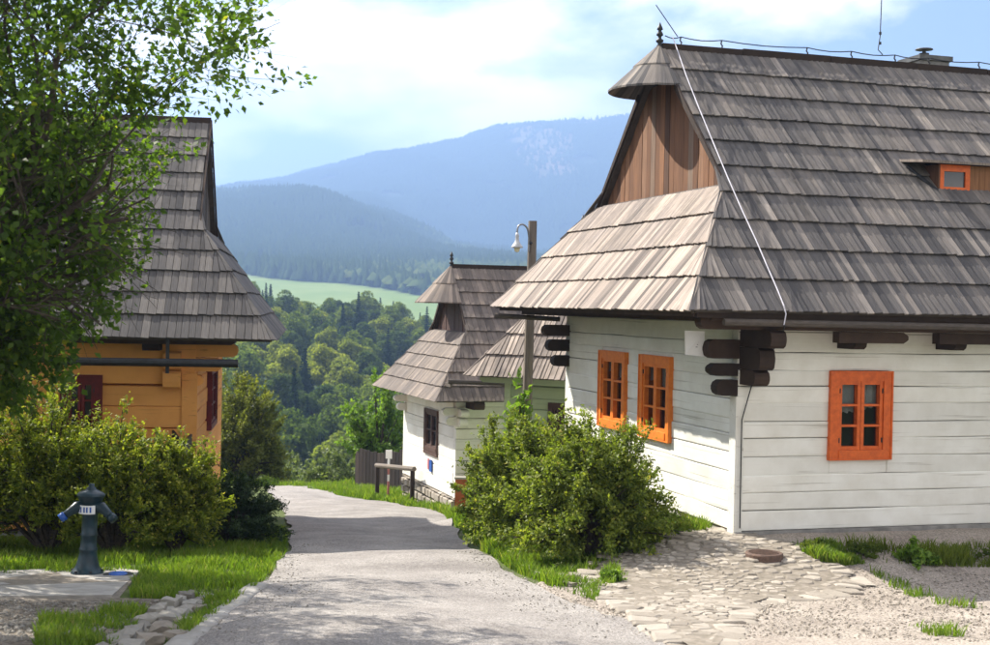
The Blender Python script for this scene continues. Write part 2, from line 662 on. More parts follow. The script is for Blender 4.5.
MT['yard'] = gravel_mat('yard_gravel', [(.3, (.24, .205, .175)), (.5, (.33, .29, .25)), (.7, (.39, .345, .295))], 60, 1.6, .5, .01)
MT['dirt'] = gravel_mat('shady_dirt', [(.3, (.11, .09, .07)), (.5, (.19, .165, .135)), (.7, (.28, .25, .215))], 30, 2.4)
MT['cable'] = simple_mat('pale_cable', (.62, .60, .66), rough=.4, bstr=0)
MT['metal'] = simple_mat('grey_metal', (.30, .31, .32), (.22, .22, .23), 12, .4, .7)
MT['dark_metal'] = simple_mat('dark_metal', (.035, .036, .04), (.02, .02, .022), 12, .5, .3)
MT['rust'] = simple_mat('rusty_iron', (.16, .10, .075), (.09, .06, .048), 30, .8, .2, .5, .004)
MT['hydrant'] = simple_mat('hydrant_blue_paint', (.014, .040, .056), (.008, .020, .028), 10, .4)
MT['blue'] = simple_mat('bright_blue_paint', (.03, .11, .42), (.02, .08, .32), 10, .4)
MT['paper'] = simple_mat('white_paper', (.80, .80, .80), (.74, .74, .74), 4, .8, bstr=0)
MT['ink'] = simple_mat('grey_ink', (.18, .18, .2), rough=.9, bstr=0)
MT['tin'] = simple_mat('chimney_tin', (.12, .12, .115), (.07, .07, .07), 6, .5, .5)
MT['bark'] = simple_mat('bark', (.085, .066, .05), (.035, .028, .022), 25, .95, bstr=.7, bdist=.02)
MT['lampwhite'] = simple_mat('enamel_grey', (.55, .56, .57), (.42, .43, .44), 9, .35)
MT['bulb'] = simple_mat('frosted_glass', (.75, .70, .50), (.7, .65, .45), 4, .25, bstr=0)
MT['soil'] = simple_mat('grass_soil', (.075, .095, .032), (.045, .055, .022), 6, .95, bstr=.4, bdist=.02)
MT['orange_post'] = simple_mat('orange_brown_post', (.38, .10, .03), (.28, .07, .02), 9, .7)
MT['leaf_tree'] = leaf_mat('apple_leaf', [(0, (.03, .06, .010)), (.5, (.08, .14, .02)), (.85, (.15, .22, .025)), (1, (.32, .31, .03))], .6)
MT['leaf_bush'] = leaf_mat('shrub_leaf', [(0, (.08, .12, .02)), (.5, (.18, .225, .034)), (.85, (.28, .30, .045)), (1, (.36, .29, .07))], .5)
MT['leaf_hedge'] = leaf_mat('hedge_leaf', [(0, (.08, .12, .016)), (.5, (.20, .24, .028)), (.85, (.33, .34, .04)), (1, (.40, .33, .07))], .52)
MT['leaf_dark'] = leaf_mat('dark_shrub_leaf', [(0, (.014, .03, .011)), (.5, (.03, .058, .016)), (1, (.065, .095, .024))], .28)
MT['leaf_olive'] = leaf_mat('olive_leaf', [(0, (.07, .085, .018)), (.5, (.15, .165, .03)), (1, (.26, .25, .05))], .55)
MT['leaf_fresh'] = leaf_mat('fresh_leaf', [(0, (.08, .15, .018)), (.5, (.15, .25, .035)), (1, (.25, .34, .06))], .5)
MT['leaf_mid'] = leaf_mat('forest_leaf', [(0, (.07, .10, .02)), (.5, (.125, .165, .032)), (1, (.19, .225, .045))], .5, hue_obj=.22, spec=.08, rough=.8)
MT['leaf_pale'] = leaf_mat('pale_forest_leaf', [(0, (.12, .15, .028)), (.5, (.20, .23, .042)), (1, (.28, .29, .06))], .5, hue_obj=.2, spec=.08, rough=.8)
MT['leaf_deep'] = leaf_mat('deep_forest_leaf', [(0, (.042, .07, .02)), (.5, (.075, .11, .028)), (1, (.12, .15, .04))], .45, hue_obj=.2, spec=.08, rough=.8)
MT['leaf_willow'] = leaf_mat('willow_leaf', [(0, (.08, .11, .04)), (.5, (.14, .18, .07)), (1, (.22, .25, .11))], .4, hue_obj=.12)
MT['needle'] = leaf_mat('spruce_needle', [(0, (.010, .024, .012)), (.5, (.019, .040, .018)), (1, (.034, .058, .024))], .15, hue_obj=.15, spec=.05, rough=.9)
MT['grass'] = leaf_mat('grass_blade', [(0, (.06, .11, .014)), (.5, (.13, .21, .024)), (.85, (.20, .27, .035)), (1, (.30, .28, .10))], .5)
MT['far_wood'] = leaf_mat('far_forest', [(0, (.024, .042, .018)), (.55, (.038, .06, .022)), (.8, (.06, .085, .026)), (1, (.09, .11, .032))], .05, spec=.0, rough=1.0)


# ------------------------------------------------------------------ terrain
def clearing(x, y):
    """felled, grassy strips high on the mountain (1 = open)"""
    x = np.asarray(x, float); y = np.asarray(y, float)
    wob = 40 * np.sin(y * .006) + 25 * np.sin(y * .017 + x * .01)
    a = sstep(20, 45, x + wob * .6) * (1 - sstep(150, 175, x + wob * .6)) * sstep(2780, 2860, y) * (1 - sstep(3440, 3480, y + .2 * wob))
    b = sstep(60, 90, x) * (1 - sstep(420, 460, x)) * sstep(3290, 3330, y + wob) * (1 - sstep(3470, 3490, y))
    c = sstep(-240, -215, x + wob * .5) * (1 - sstep(-90, -70, x + wob * .5)) * sstep(3200, 3230, y + .4 * x) * (1 - sstep(3290, 3320, y + .4 * x))
    return np.maximum(np.maximum(a, b), c)


def meadow(x, y):
    x = np.asarray(x, float); y = np.asarray(y, float)
    edge = 955 + 14 * np.sin(x * .05) - 1.15 * np.clip(x + 153, -60, 200)
    return sstep(640, 680, y) * (1 - sstep(edge, edge + 12, y)) * (1 - sstep(20, 60, x + 10 * np.sin(y * .02)))


def build_ground():
    ys = [-40.0]
    while ys[-1] < 4500:
        y = ys[-1]
        ys.append(y + (1.5 if y < 4 else .4 if y < 46 else max(1.5, .022 * y)))
    xs = [0.0]
    while xs[-1] < 3400:
        x = xs[-1]
        xs.append(x + (.4 if x < 14 else max(1.2, .045 * x)))
    xs = np.array([-a for a in xs[:0:-1]] + xs)
    # shift a finer band over the slice of the valley that shows
    ys = np.array(ys)
    X, Y = np.meshgrid(xs, ys)
    Z = H(X, Y)
    v = np.stack([X, Y, Z], -1).reshape(-1, 3)
    nx, ny = len(xs), len(ys)
    i = np.arange(ny - 1)[:, None] * nx + np.arange(nx - 1)[None, :]
    f = np.stack([i, i + 1, i + nx + 1, i + nx], -1).reshape(-1, 4)
    m, nt, b = new_mat('ground_cover')
    oc = texco(nt)
    col = attr(nt, 'loc')                                  # x: open meadow, y: felled slope, z: village
    sp = nt.nodes.new('ShaderNodeSeparateXYZ')
    nt.links.new(col.outputs['Vector'], sp.inputs[0])
    n1 = noise(nt, oc, .9, 6, .6)
    gr = ramp(nt, [(.3, (.05, .065, .025)), (.55, (.085, .11, .035)), (.8, (.16, .14, .09))])
    nt.links.new(n1.outputs['Fac'], gr.inputs[0])
    n2 = noise(nt, oc, .02, 6, .6)
    fo = ramp(nt, [(.3, (.020, .036, .016)), (.7, (.035, .055, .02))])
    nt.links.new(n2.outputs['Fac'], fo.inputs[0])
    me_ = ramp(nt, [(.3, (.12, .19, .05)), (.7, (.19, .24, .08))])
    nt.links.new(n2.outputs['Fac'], me_.inputs[0])
    fe = ramp(nt, [(.35, (.09, .095, .04)), (.65, (.22, .15, .095))])
    nt.links.new(n2.outputs['Fac'], fe.inputs[0])
    c = mixc(nt, fo.outputs[0], gr.outputs[0], sp.outputs[2])
    c = mixc(nt, c, me_.outputs[0], sp.outputs[0])
    c = mixc(nt, c, fe.outputs[0], sp.outputs[1])
    nt.links.new(c, b.inputs['Base Color'])
    b.inputs['Roughness'].default_value = .95
    b.inputs['Specular IOR Level'].default_value = .1
    n3 = noise(nt, oc, 9, 6, .7)
    bump(nt, b, n3.outputs['Fac'], .4, .03)
    x, y = v[:, 0], v[:, 1]
    loc = np.stack([meadow(x, y), clearing(x, y), 1 - sstep(48, 70, y)], -1)
    o = np_obj('ground', v, f, m, None, None, loc, True, 'structure')
    o['label'] = 'sloping village ground falling to the valley and rising into the mountain'


build_ground()


def poly_px(pts, lift=0.0):
    return [G(a, b, lift) for a, b in pts]


def resample(pts, n):
    pts = [Vector(p) for p in pts]
    d = [0.0]
    for a, b in zip(pts, pts[1:]):
        d.append(d[-1] + (b - a).length)
    # Catmull-Rom for a soft line
    out = []
    for k in range(n):
        s = d[-1] * k / (n - 1)
        i = max(0, min(len(pts) - 2, int(np.searchsorted(d, s, side='right')) - 1))
        t = (s - d[i]) / max(1e-6, d[i + 1] - d[i])
        p0, p1, p2, p3 = pts[max(i - 1, 0)], pts[i], pts[i + 1], pts[min(i + 2, len(pts) - 1)]
        out.append(.5 * ((2 * p1) + (p2 - p0) * t + (2 * p0 - 5 * p1 + 4 * p2 - p3) * t * t + (3 * p1 - p0 - 3 * p2 + p3) * t ** 3))
    return out


def strip(name, left, right, nl, nc, mat, lift, crown=0.0, rag=0.0):
    A, B = resample(left, nl), resample(right, nl)
    v = []
    for i, (a, b) in enumerate(zip(A, B)):
        for k in range(nc + 1):
            t = k / nc
            e = 0.0
            if rag and k in (0, nc):
                e = rag * (math.sin(i * 1.7) + math.sin(i * .61 + 2) + random.uniform(-1, 1)) / 2
            x = a.x + (b.x - a.x) * t + (e if k == nc else -e if k == 0 else 0)
            y = a.y + (b.y - a.y) * t
            v.append((x, y, float(H(x, y)) + lift + crown * (1 - (2 * t - 1) ** 2) + (.006 * math.sin(x * 3.1 + y * 1.3) + .005 * math.sin(x * 7 - y * 5))))
    nc1 = nc + 1
    f = [(i * nc1 + k, i * nc1 + k + 1, (i + 1) * nc1 + k + 1, (i + 1) * nc1 + k) for i in range(nl - 1) for k in range(nc)]
    return np_obj(name, v, f, mat, None, None, None, True, 'structure')


road_left = [Vector((-2.6, -6, 0)), Vector((-2.55, 4, 0))] + poly_px([(183, 645), (222, 615), (258, 588), (281, 562), (288, 545), (288, 525), (279, 504), (268, 492)]) + [Vector((-7.6, 43.5, 0)), Vector((-10.5, 47, 0))]
road_right = [Vector((4.5, -6, 0)), Vector((2.6, 4, 0))] + poly_px([(668, 645), (590, 612), (520, 580), (480, 553), (455, 532), (442, 515), (380, 502.5), (335, 496)]) + [Vector((-5.6, 44.5, 0)), Vector((-8.5, 48.5, 0))]
strip('road', road_left, road_right, 150, 26, MT['road'], .035, .03, .05)['label'] = 'pale gravel village road running down between the houses'
yl = [Vector((1.6, 3.5, 0))] + poly_px([(640, 645), (575, 612), (535, 590), (590, 566), (690, 548)]) + [FM.pt(.3, .1, 0)]
yr = [Vector((9, 3.5, 0)), Vector((9.5, 9, 0)), Vector((9.5, 11.5, 0)), Vector((9.6, 13.5, 0)), Vector((9.8, 15.5, 0)), Vector((9.9, 17.0, 0)), FM.pt(7.4, .1, 0)]
strip('gravel_yard', yl, yr, 70, 30, MT['yard'], .022, 0, .06)['label'] = 'beige gravel yard below the big white house'
dl = [Vector((-9, 6, 0)), Vector((-9, 10.2, 0)), Vector((-9, 11.9, 0)), Vector((-9, 13.1, 0))]
dr = [Vector((-2.9, 6, 0))] + poly_px([(118, 645), (160, 612), (165, 601)])
strip('dirt_path', dl, dr, 40, 24, MT['dirt'], .02, 0, .05)['label'] = 'shady dirt and gravel patch beside the road'


# ------------------------------------------------------------------ roofs
def shingle_unit(seed):
    """unit shingle: x across, y up the slope, z out; wedge-shaped, one edge proud"""
    r = random.Random(seed)
    ta, tb = .012 + r.uniform(-.002, .003), .021 + r.uniform(-.003, .005)
    b0 = .040 + r.uniform(0, .004)
    y0 = r.uniform(-.010, .010)
    sk = r.uniform(-.008, .008)
    v = [(.035, y0, b0), (.965, y0 + sk, b0), (.965, 1, .004), (.035, 1, .004),
         (.035, y0, b0 + ta), (.965, y0 + sk, b0 + tb), (.965, 1, .004 + tb * .8), (.035, 1, .004 + ta * .8)]
    f = [(3, 2, 1, 0), (4, 5, 6, 7), (0, 1, 5, 4), (1, 2, 6, 5), (2, 3, 7, 6), (3, 0, 4, 7)]
    return v, f


def shingle_variants(mat, k=16):
    out = []
    for i in range(k):
        v, f = shingle_unit(100 + i)
        rr = (i + .5) / k
        loc = [(p[0] * .12 + i * 3.7, p[1] * .7 + i * 1.9, 0) for p in v]
        out.append(np_mesh('shingle', v, f, mat, [rr] * 8, loc))
    random.shuffle(out)
    return out


def lay(mb, o, ex, ey, n, w, ln, uleft, uright, s0, seed, rnd):
    """one shingle written into a joined mesh, clipped between the two slanting borders"""
    v, f = shingle_unit(seed % 97)
    pts = []
    for x, y, z in v:
        s = s0 + y * ln
        a = min(max(o + x * w, uleft(s)), uright(s))
        pts.append(ex(a, s) + n * z)
    if abs((pts[1] - pts[0]).length) < .012 and abs((pts[2] - pts[3]).length) < .012:
        return
    k = seed * .37
    loc = [(p[0] * .12 + k * 3, p[1] * .7 + k, 0) for p in v]
    mb.add(pts, f, rnd, loc)


def roof_plane(root, part, stuff, pos, n, uleft, uright, slen, rows, w, mat, variants, single=None, ridge_tone=0):
    """courses of shingles. pos(a, s) gives the world point; single(a, row) -> True makes an object of it"""
    e = slen / rows
    count = 0
    dx = (pos(1.0, 0) - pos(0.0, 0))
    dy = (pos(0.0, 1.0) - pos(0.0, 0))
    for i in range(rows):
        s0 = i * e - (.035 if i else .05)
        ln = e * 1.28 if i < rows - 1 else e * .99
        a = min(uleft(s0), uleft(s0 + ln)) - random.uniform(0, w)
        top = max(uright(s0), uright(s0 + ln))
        while a < top:
            ww = w * random.uniform(.72, 1.25)
            sj = s0 + random.uniform(-.006, .006)
            inside = a > max(uleft(sj), uleft(sj + ln)) and a + ww < min(uright(sj), uright(sj + ln))
            # tone: neighbouring shingles of one board batch share a tone
            tone = .5 + .12 * math.sin(a * 2.3 + i * 1.9) * math.sin(a * .9 + i * 2.7) + random.gauss(0, .19)
            tone = min(.99, max(.01, tone))
            if inside and single and single(a + ww / 2, i):
                me = variants[int(tone * len(variants))]
                o = pos(a, sj)
                mw = Matrix(((dx.x * ww, dy.x * ln, n.x, o.x), (dx.y * ww, dy.y * ln, n.y, o.y), (dx.z * ww, dy.z * ln, n.z, o.z), (0, 0, 0, 1)))
                place('shingle', me, part, mw)
                count += 1
            else:
                lay(stuff, a, pos, dy, n, ww, ln, uleft, uright, sj, random.randrange(10 ** 6), tone)
            a += ww
    return count


def log_house_roof(fr, root, mat, Wd, L, of, os_, ze, tanf, ug, zs, ur, rows, srows, w, cap=True, zc=None,
                   single_front=None, single_skirt=None, finial=True, tone_mat=None, mat_long=None):
    """steep shingled roof: two slopes, a skirt under the plank gable and a small half-cone over the ridge end"""
    vr = Wd / 2
    zr = ze + (vr + of) * tanf
    cf = 1 / math.hypot(1, tanf); sf = tanf * cf
    slen = (zr - ze) / sf
    nf = (-fr.V * sf + Vector((0, 0, cf))).normalized()
    nb = (fr.V * sf + Vector((0, 0, cf))).normalized()
    tans = (zs - ze) / (ug + os_)
    cs = 1 / math.hypot(1, tans); ss = tans * cs
    ns = (-fr.U * ss + Vector((0, 0, cs))).normalized()
    sk_len = (zs - ze) / ss
    vs_ = (zs - ze) / tanf - of                         # v of the skirt's upper corner
    variants = []
    # ---- decks (closed boards under the shingles)
    deck = MB()
    tk = .05
    front = [fr.pt(-os_, -of, ze), fr.pt(L + .5, -of, ze), fr.pt(L + .5, vr, zr), fr.pt(ur if cap else ug, vr, zr)]
    if cap:
        front += [fr.pt(ug, (zc - ze) / tanf - of, zc)]
    front += [fr.pt(ug, vs_, zs)]
    deck.slab(front, nf, tk, .3)
    back = [fr.pt(-os_, Wd + of, ze), fr.pt(L + .5, Wd + of, ze), fr.pt(L + .5, vr + .01, zr), fr.pt(ur if cap else ug, vr + .01, zr)]
    if cap:
        back += [fr.pt(ug, Wd - ((zc - ze) / tanf - of), zc)]
    back += [fr.pt(ug, Wd - vs_, zs)]
    deck.slab(back, nb, tk, .3)
    skirt = [fr.pt(-os_ + .002, -of, ze), fr.pt(ug, vs_, zs), fr.pt(ug, Wd - vs_, zs), fr.pt(-os_ + .002, Wd + of, ze)]
    deck.slab(skirt, ns, tk, .3)
    roof = deck.obj('roof', MT['board'], root)
    # ---- shingle courses
    stuff = MB()
    stuff_sk = MB()
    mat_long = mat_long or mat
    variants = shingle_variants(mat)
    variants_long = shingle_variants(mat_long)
    hipk = (ug + os_) / ((zs - ze) / sf)                # du per slope metre on the front plane

    def fpos(a, s):
        return fr.pt(a, -of + s * cf, ze + s * sf)

    def fl(s):
        z = ze + s * sf
        if z < zs:
            return -os_ + hipk * s - .05
        if cap and z > zc - .02:
            return ur - (ur - ug) * max(0, 1 - (z - zc) / (zr - zc)) if False else ug
        return ug

    def bpos(a, s):
        return fr.pt(a, Wd + of - s * cf, ze + s * sf)

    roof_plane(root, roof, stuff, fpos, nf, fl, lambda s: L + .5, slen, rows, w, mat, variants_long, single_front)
    roof_plane(root, roof, stuff, bpos, nb, fl, lambda s: L + .5, slen - .1, rows, w * 2.2, mat, variants, None)

    def spos(a, s):
        return fr.pt(-os_ + s * cs, a, ze + s * ss)

    hk = (vs_ + of) / sk_len
    roof_plane(root, roof, stuff_sk, spos, ns, lambda s: -of + hk * min(s, sk_len) - .045, lambda s: Wd + of - hk * min(s, sk_len) + .045, sk_len, srows, w * 1.12, mat, variants, single_skirt)
    if cap:
        rc = vr - ((zc - ze) / tanf - of)               # radius of the half-cone's foot
        apex = fr.pt(ug + .02, vr, zr + .03)
        nrow = 2
        for i in range(nrow):
            t0, t1 = 1 - i / nrow + .04, max(0.02, 1 - (i + 1.25) / nrow)
            k = 26 if i == 0 else 18
            for j in range(k):
                a0, a1 = math.pi * j / k, math.pi * (j + 1) / k
                rr_ = random.random()
                q = []
                for off in (.0, .028):
                    for (t, an, up) in ((t0, a0, .03), (t0, a1, .03), (t1, a1, .0), (t1, a0, .0)):
                        rr = (rc + .05) * t
                        q.append(apex + fr.U * (-math.sin(an) * rr * 1.0) - fr.V * (math.cos(an) * rr)
                                 + Vector((0, 0, -(zr - zc + .06) * t + up + off + random.uniform(0, .006))))
                stuff.hexa(q, rr_, [((j + (k_ in (1, 2, 5, 6))) * .12 + i * 9, p.z, 0) for k_, p in enumerate(q)])
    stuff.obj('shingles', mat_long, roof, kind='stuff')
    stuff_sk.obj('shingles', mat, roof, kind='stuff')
    # ---- gable boards
    n_pl = max(6, int((Wd - 2 * vs_) / .16))
    ztop_limit = (zc + .12) if cap else zr
    for i in range(n_pl):
        a0 = vs_ + (Wd - 2 * vs_) * i / n_pl + .004
        a1 = vs_ + (Wd - 2 * vs_) * (i + 1) / n_pl - .004

        def ztop(a):
            z = ze + (min(a, Wd - a) + of) * tanf - .05
            return min(z, ztop_limit)
        off = random.uniform(0, .014)
        u0 = ug + .10 - off
        z0 = zs - .05
        mb = MB()
        q = [fr.pt(u0, a0, z0), fr.pt(u0 + .03, a0, z0), fr.pt(u0 + .03, a1, z0), fr.pt(u0, a1, z0),
             fr.pt(u0, a0, max(z0 + .02, ztop(a0))), fr.pt(u0 + .03, a0, max(z0 + .02, ztop(a0))), fr.pt(u0 + .03, a1, max(z0 + .02, ztop(a1))), fr.pt(u0, a1, max(z0 + .02, ztop(a1)))]
        mb.hexa(q, None, [(p.x + i, p.y + i * .3, p.z) for p in q])
        mb.obj('plank', tone_mat or MT['plank'], root)
    # inner gable wall closing the attic behind the boards
    mb = MB()
    mb.slab([fr.pt(ug + .16, vs_ + .03, zs - .1), fr.pt(ug + .16, Wd - vs_ - .03, zs - .1), fr.pt(ug + .16, vr, zr - .2)], -fr.U, .03, .1)
    mb.obj('gable_wall', MT['board'], root)
    # verge boards
    for side in (0, 1):
        mb = MB()
        vv = (lambda a: a) if side == 0 else (lambda a: Wd - a)
        zt = zc if cap else zr - .02
        vt = (zt - ze) / tanf - of
        q = []
        for uu in (ug - .035, ug - .008):
            q += [fr.pt(uu, vv(vs_ - .0), zs - .02), fr.pt(uu, vv(vs_), zs + .06), fr.pt(uu, vv(vt), zt + .06), fr.pt(uu, vv(vt), zt - .06)]
        mb.hexa(q)
        mb.obj('verge_board', MT['beam'], root)
    # ridge comb
    mb = MB()
    u = ug + (.05 if cap else -.02)
    k = 0
    while u < L + .4:
        du = random.uniform(.9, 1.5)
        mb.fbox(fr, u, min(u + du - .01, L + .5), vr - .05, vr + .03, zr - .03, zr + .075 + random.uniform(-.012, .012), .1)
        u += du
    mb.obj('ridge_board', MT['beam'], root)
    if finial:
        mb = MB()
        mb.lathe([(.04, -.1), (.045, .03), (.025, .06), (.055, .085), (.055, .11), (.025, .13), (.025, .16), (.052, .18), (.042, .21), (.02, .245), (.045, .26), (.038, .285), (.0, .37)],
                 fr.pt(ug + .02, vr, zr), 12)
        mb.obj('finial', MT['dark_metal'], root, True)
    return dict(zr=zr, vr=vr, nf=nf, fpos=fpos, roof=roof, slen=slen, cf=cf, sf=sf)


# ------------------------------------------------------------------ walls
def abox(mb, fr, axis, a0, a1, o0, o1, z0, z1, rnd=None):
    """box on a wall: a along the wall, o outwards from the wall face"""
    if axis == 'u':
        mb.fbox(fr, a0, a1, -o1, -o0, z0, z1, rnd)
    else:
        mb.fbox(fr, -o1, -o0, a0, a1, z0, z1, rnd)


def apt(fr, axis, a, o, z):
    return fr.pt(a, -o, z) if axis == 'u' else fr.pt(-o, a, z)


def log_wall(fr, axis, root, mat, a0, a1, z0, z1, h, openings=(), thick=.16, seam=.022, wob=.012):
    seam0 = seam
    z = z0
    k = 0
    while z < z1 - .05:
        hh = h * random.uniform(.85, 1.15)
        zt = min(z + hh, z1)
        segs = [(a0, a1)]
        fill = []
        for (b0, b1, y0, y1) in openings:
            if y0 < zt - .01 and y1 > z + .01:
                if z < y0 - .012:
                    fill.append((b0 + .002, b1 - .002, z, y0))
                if zt > y1 + .012:
                    fill.append((b0 + .002, b1 - .002, y1, zt))
        for (b0, b1, y0, y1) in openings:
            if y0 < zt - .01 and y1 > z + .01:
                ns_ = []
                for (p, q) in segs:
                    if b0 > p and b1 < q:
                        ns_ += [(p, b0), (b1, q)]
                    elif b0 <= p < b1 < q:
                        ns_.append((b1, q))
                    elif p < b0 < q <= b1:
                        ns_.append((p, b0))
                    elif not (b0 <= p and b1 >= q):
                        ns_.append((p, q))
                segs = ns_
        rr = random.random()
        seam = seam0 * random.uniform(.35, 1.0)
        for (p, q, zlo, zhi) in [(p, q, z, zt) for (p, q) in segs] + fill:
            n = max(1, int((q - p) / .9))
            h_ = zhi - zlo
            e_ = min(.016, h_ * .2)
            prof = [(-thick, zlo), (-seam, zlo + .003), (0, zlo + e_), (.003, zhi - e_), (-seam, zhi - .003), (-thick, zhi)]
            vs_, fs, lc = [], [], []
            off = random.uniform(-.006, .006)
            for i in range(n + 1):
                a = p + (q - p) * i / n
                dz = random.uniform(-wob, wob) * .5
                do = random.uniform(-wob, wob) * .6 + off
                for j, (o, zz) in enumerate(prof):
                    inner = j in (0, 5)
                    vs_.append(apt(fr, axis, a, o + (0 if inner else do), zz + (0 if inner or (j == 1 and z == z0) or h_ < .1 else dz)))
                    lc.append((a + k * 3.1, o * 2, zz))
            m = len(prof)
            for i in range(n):
                for j in range(m - 1):
                    fs.append((i * m + j, i * m + j + 1, (i + 1) * m + j + 1, (i + 1) * m + j))
            fs.append(tuple(range(m)))
            fs.append(tuple(range(n * m + m - 1, n * m - 1, -1)))
            mb = MB()
            mb.add(vs_, fs, rr, lc)
            mb.obj('log', mat, root)
        z = zt
        k += 1


def window(root, fr, axis, a0, a1, z0, z1, mat, cols=2, rows=3, fw=.10, pane_mat=None, proud=.05, name='window', muntin=.028, label=None, sash_w=.045, reflection_sheet=None):
    """frame > two sashes, panes"""
    pane_mat = pane_mat or MT['glass']
    mb = MB()
    abox(mb, fr, axis, a0, a0 + fw, -.12, proud, z0, z1)
    abox(mb, fr, axis, a1 - fw, a1, -.12, proud, z0, z1)
    abox(mb, fr, axis, a0 + fw, a1 - fw, -.12, proud - .003, z1 - fw, z1 - .002)
    abox(mb, fr, axis, a0 + fw, a1 - fw, -.12, proud + .012, z0 + .002, z0 + fw)
    # outer moulding
    t = .022
    abox(mb, fr, axis, a0 - t, a0, -.02, proud + .012, z0 - t, z1 + t)
    abox(mb, fr, axis, a1, a1 + t, -.02, proud + .012, z0 - t, z1 + t)
    abox(mb, fr, axis, a0, a1, -.02, proud + .010, z1, z1 + t)
    abox(mb, fr, axis, a0, a1, -.02, proud + .010, z0 - t, z0)
    w_ = mb.obj(name, mat, root, label=label)
    i0, i1, y0, y1 = a0 + fw, a1 - fw, z0 + fw, z1 - fw
    for c in range(cols):
        b0 = i0 + (i1 - i0) * c / cols + .004
        b1 = i0 + (i1 - i0) * (c + 1) / cols - .004
        s = MB()
        abox(s, fr, axis, b0, b0 + sash_w, -.06, proud - .018, y0, y1)
        abox(s, fr, axis, b1 - sash_w, b1, -.06, proud - .018, y0, y1)
        abox(s, fr, axis, b0 + sash_w, b1 - sash_w, -.06, proud - .021, y1 - sash_w, y1)
        abox(s, fr, axis, b0 + sash_w, b1 - sash_w, -.06, proud - .021, y0, y0 + sash_w)
        q0, q1, x0, x1 = b0 + sash_w, b1 - sash_w, y0 + sash_w, y1 - sash_w
        for r_ in range(1, rows):
            zz = x0 + (x1 - x0) * r_ / rows
            abox(s, fr, axis, q0, q1, -.05, proud - .024, zz - muntin / 2, zz + muntin / 2)
        s.obj('sash', mat, w_)
        for r_ in range(rows):
            za = x0 + (x1 - x0) * r_ / rows + (muntin / 2 if r_ else 0)
            zb = x0 + (x1 - x0) * (r_ + 1) / rows - (muntin / 2 if r_ < rows - 1 else 0)
            g = MB()
            abox(g, fr, axis, q0 + .001, q1 - .001, -.045, -.035, za + .001, zb - .001)
            g.obj('pane', pane_mat, w_)
        hb = MB()
        for zz in (y0 + .12, y1 - .12):
            aa = b0 + .004 if c == 0 else b1 - .016
            abox(hb, fr, axis, aa, aa + .012, proud - .02, proud - .004, zz - .03, zz + .03)
        hb.obj('hinge', MT['dark_metal'], w_)
    if reflection_sheet is not None:
        # a shallow dark room behind the glass and an added pleated white sheet imitating pane reflections
        rm = MB()
        abox(rm, fr, axis, i0 - .02, i1 + .02, -.42, -.40, y0 - .02, y1 + .02)
        abox(rm, fr, axis, i0 - .04, i0 - .02, -.42, -.13, y0 - .02, y1 + .02)
        abox(rm, fr, axis, i1 + .02, i1 + .04, -.42, -.13, y0 - .02, y1 + .02)
        abox(rm, fr, axis, i0 - .04, i1 + .04, -.42, -.13, y1 + .02, y1 + .04)
        abox(rm, fr, axis, i0 - .04, i1 + .04, -.42, -.13, y0 - .04, y0 - .02)
        rm.obj('reveal', MT['dark_room'], w_)
        cb = MB()
        vv, ff = [], []
        nn_ = 40
        for i in range(nn_ + 1):
            t = i / nn_
            o_ = -.10 + .018 * math.sin(t * 46) + .008 * math.sin(t * 101)
            zb = y1 - (y1 - y0) * (reflection_sheet + .05 * math.sin(t * 3.1 + 1) + .012 * math.sin(t * 46))
            vv += [apt(fr, axis, i0 + (i1 - i0) * t, o_, y1), apt(fr, axis, i0 + (i1 - i0) * t, o_, zb)]
            if i:
                ff.append((2 * i - 2, 2 * i - 1, 2 * i + 1, 2 * i))
        cb.add(vv, ff)
        cb.obj('reflection_sheet', MT['reflection_sheet'], w_, True)
    return w_


def log_end(mb, fr, axis, a_from, a_to, c, half, z0, z1):
    """a beam end sticking out, with softened tip. axis 'u': runs along u at v=c; axis 'v': runs along v at u=c"""
    tip = a_to
    dirn = 1 if a_to > a_from else -1
    zc_ = (z0 + z1) / 2
    prof = [(a_from, z0), (tip - dirn * .07, z0), (tip - dirn * .02, z0 + .03), (tip, zc_ - .02), (tip, zc_ + .02), (tip - dirn * .02, z1 - .03), (tip - dirn * .07, z1), (a_from, z1)]
    vs_ = []
    for s in (-half, half):
        for a, z in prof:
            vs_.append(fr.pt(a, c + s, z) if axis == 'u' else fr.pt(c + s, a, z))
    k = len(prof)
    fs = [tuple(range(k)), tuple(range(2 * k - 1, k - 1, -1))] + [(i, (i + 1) % k, (i + 1) % k + k, i + k) for i in range(k)]
    mb.add(vs_, fs)


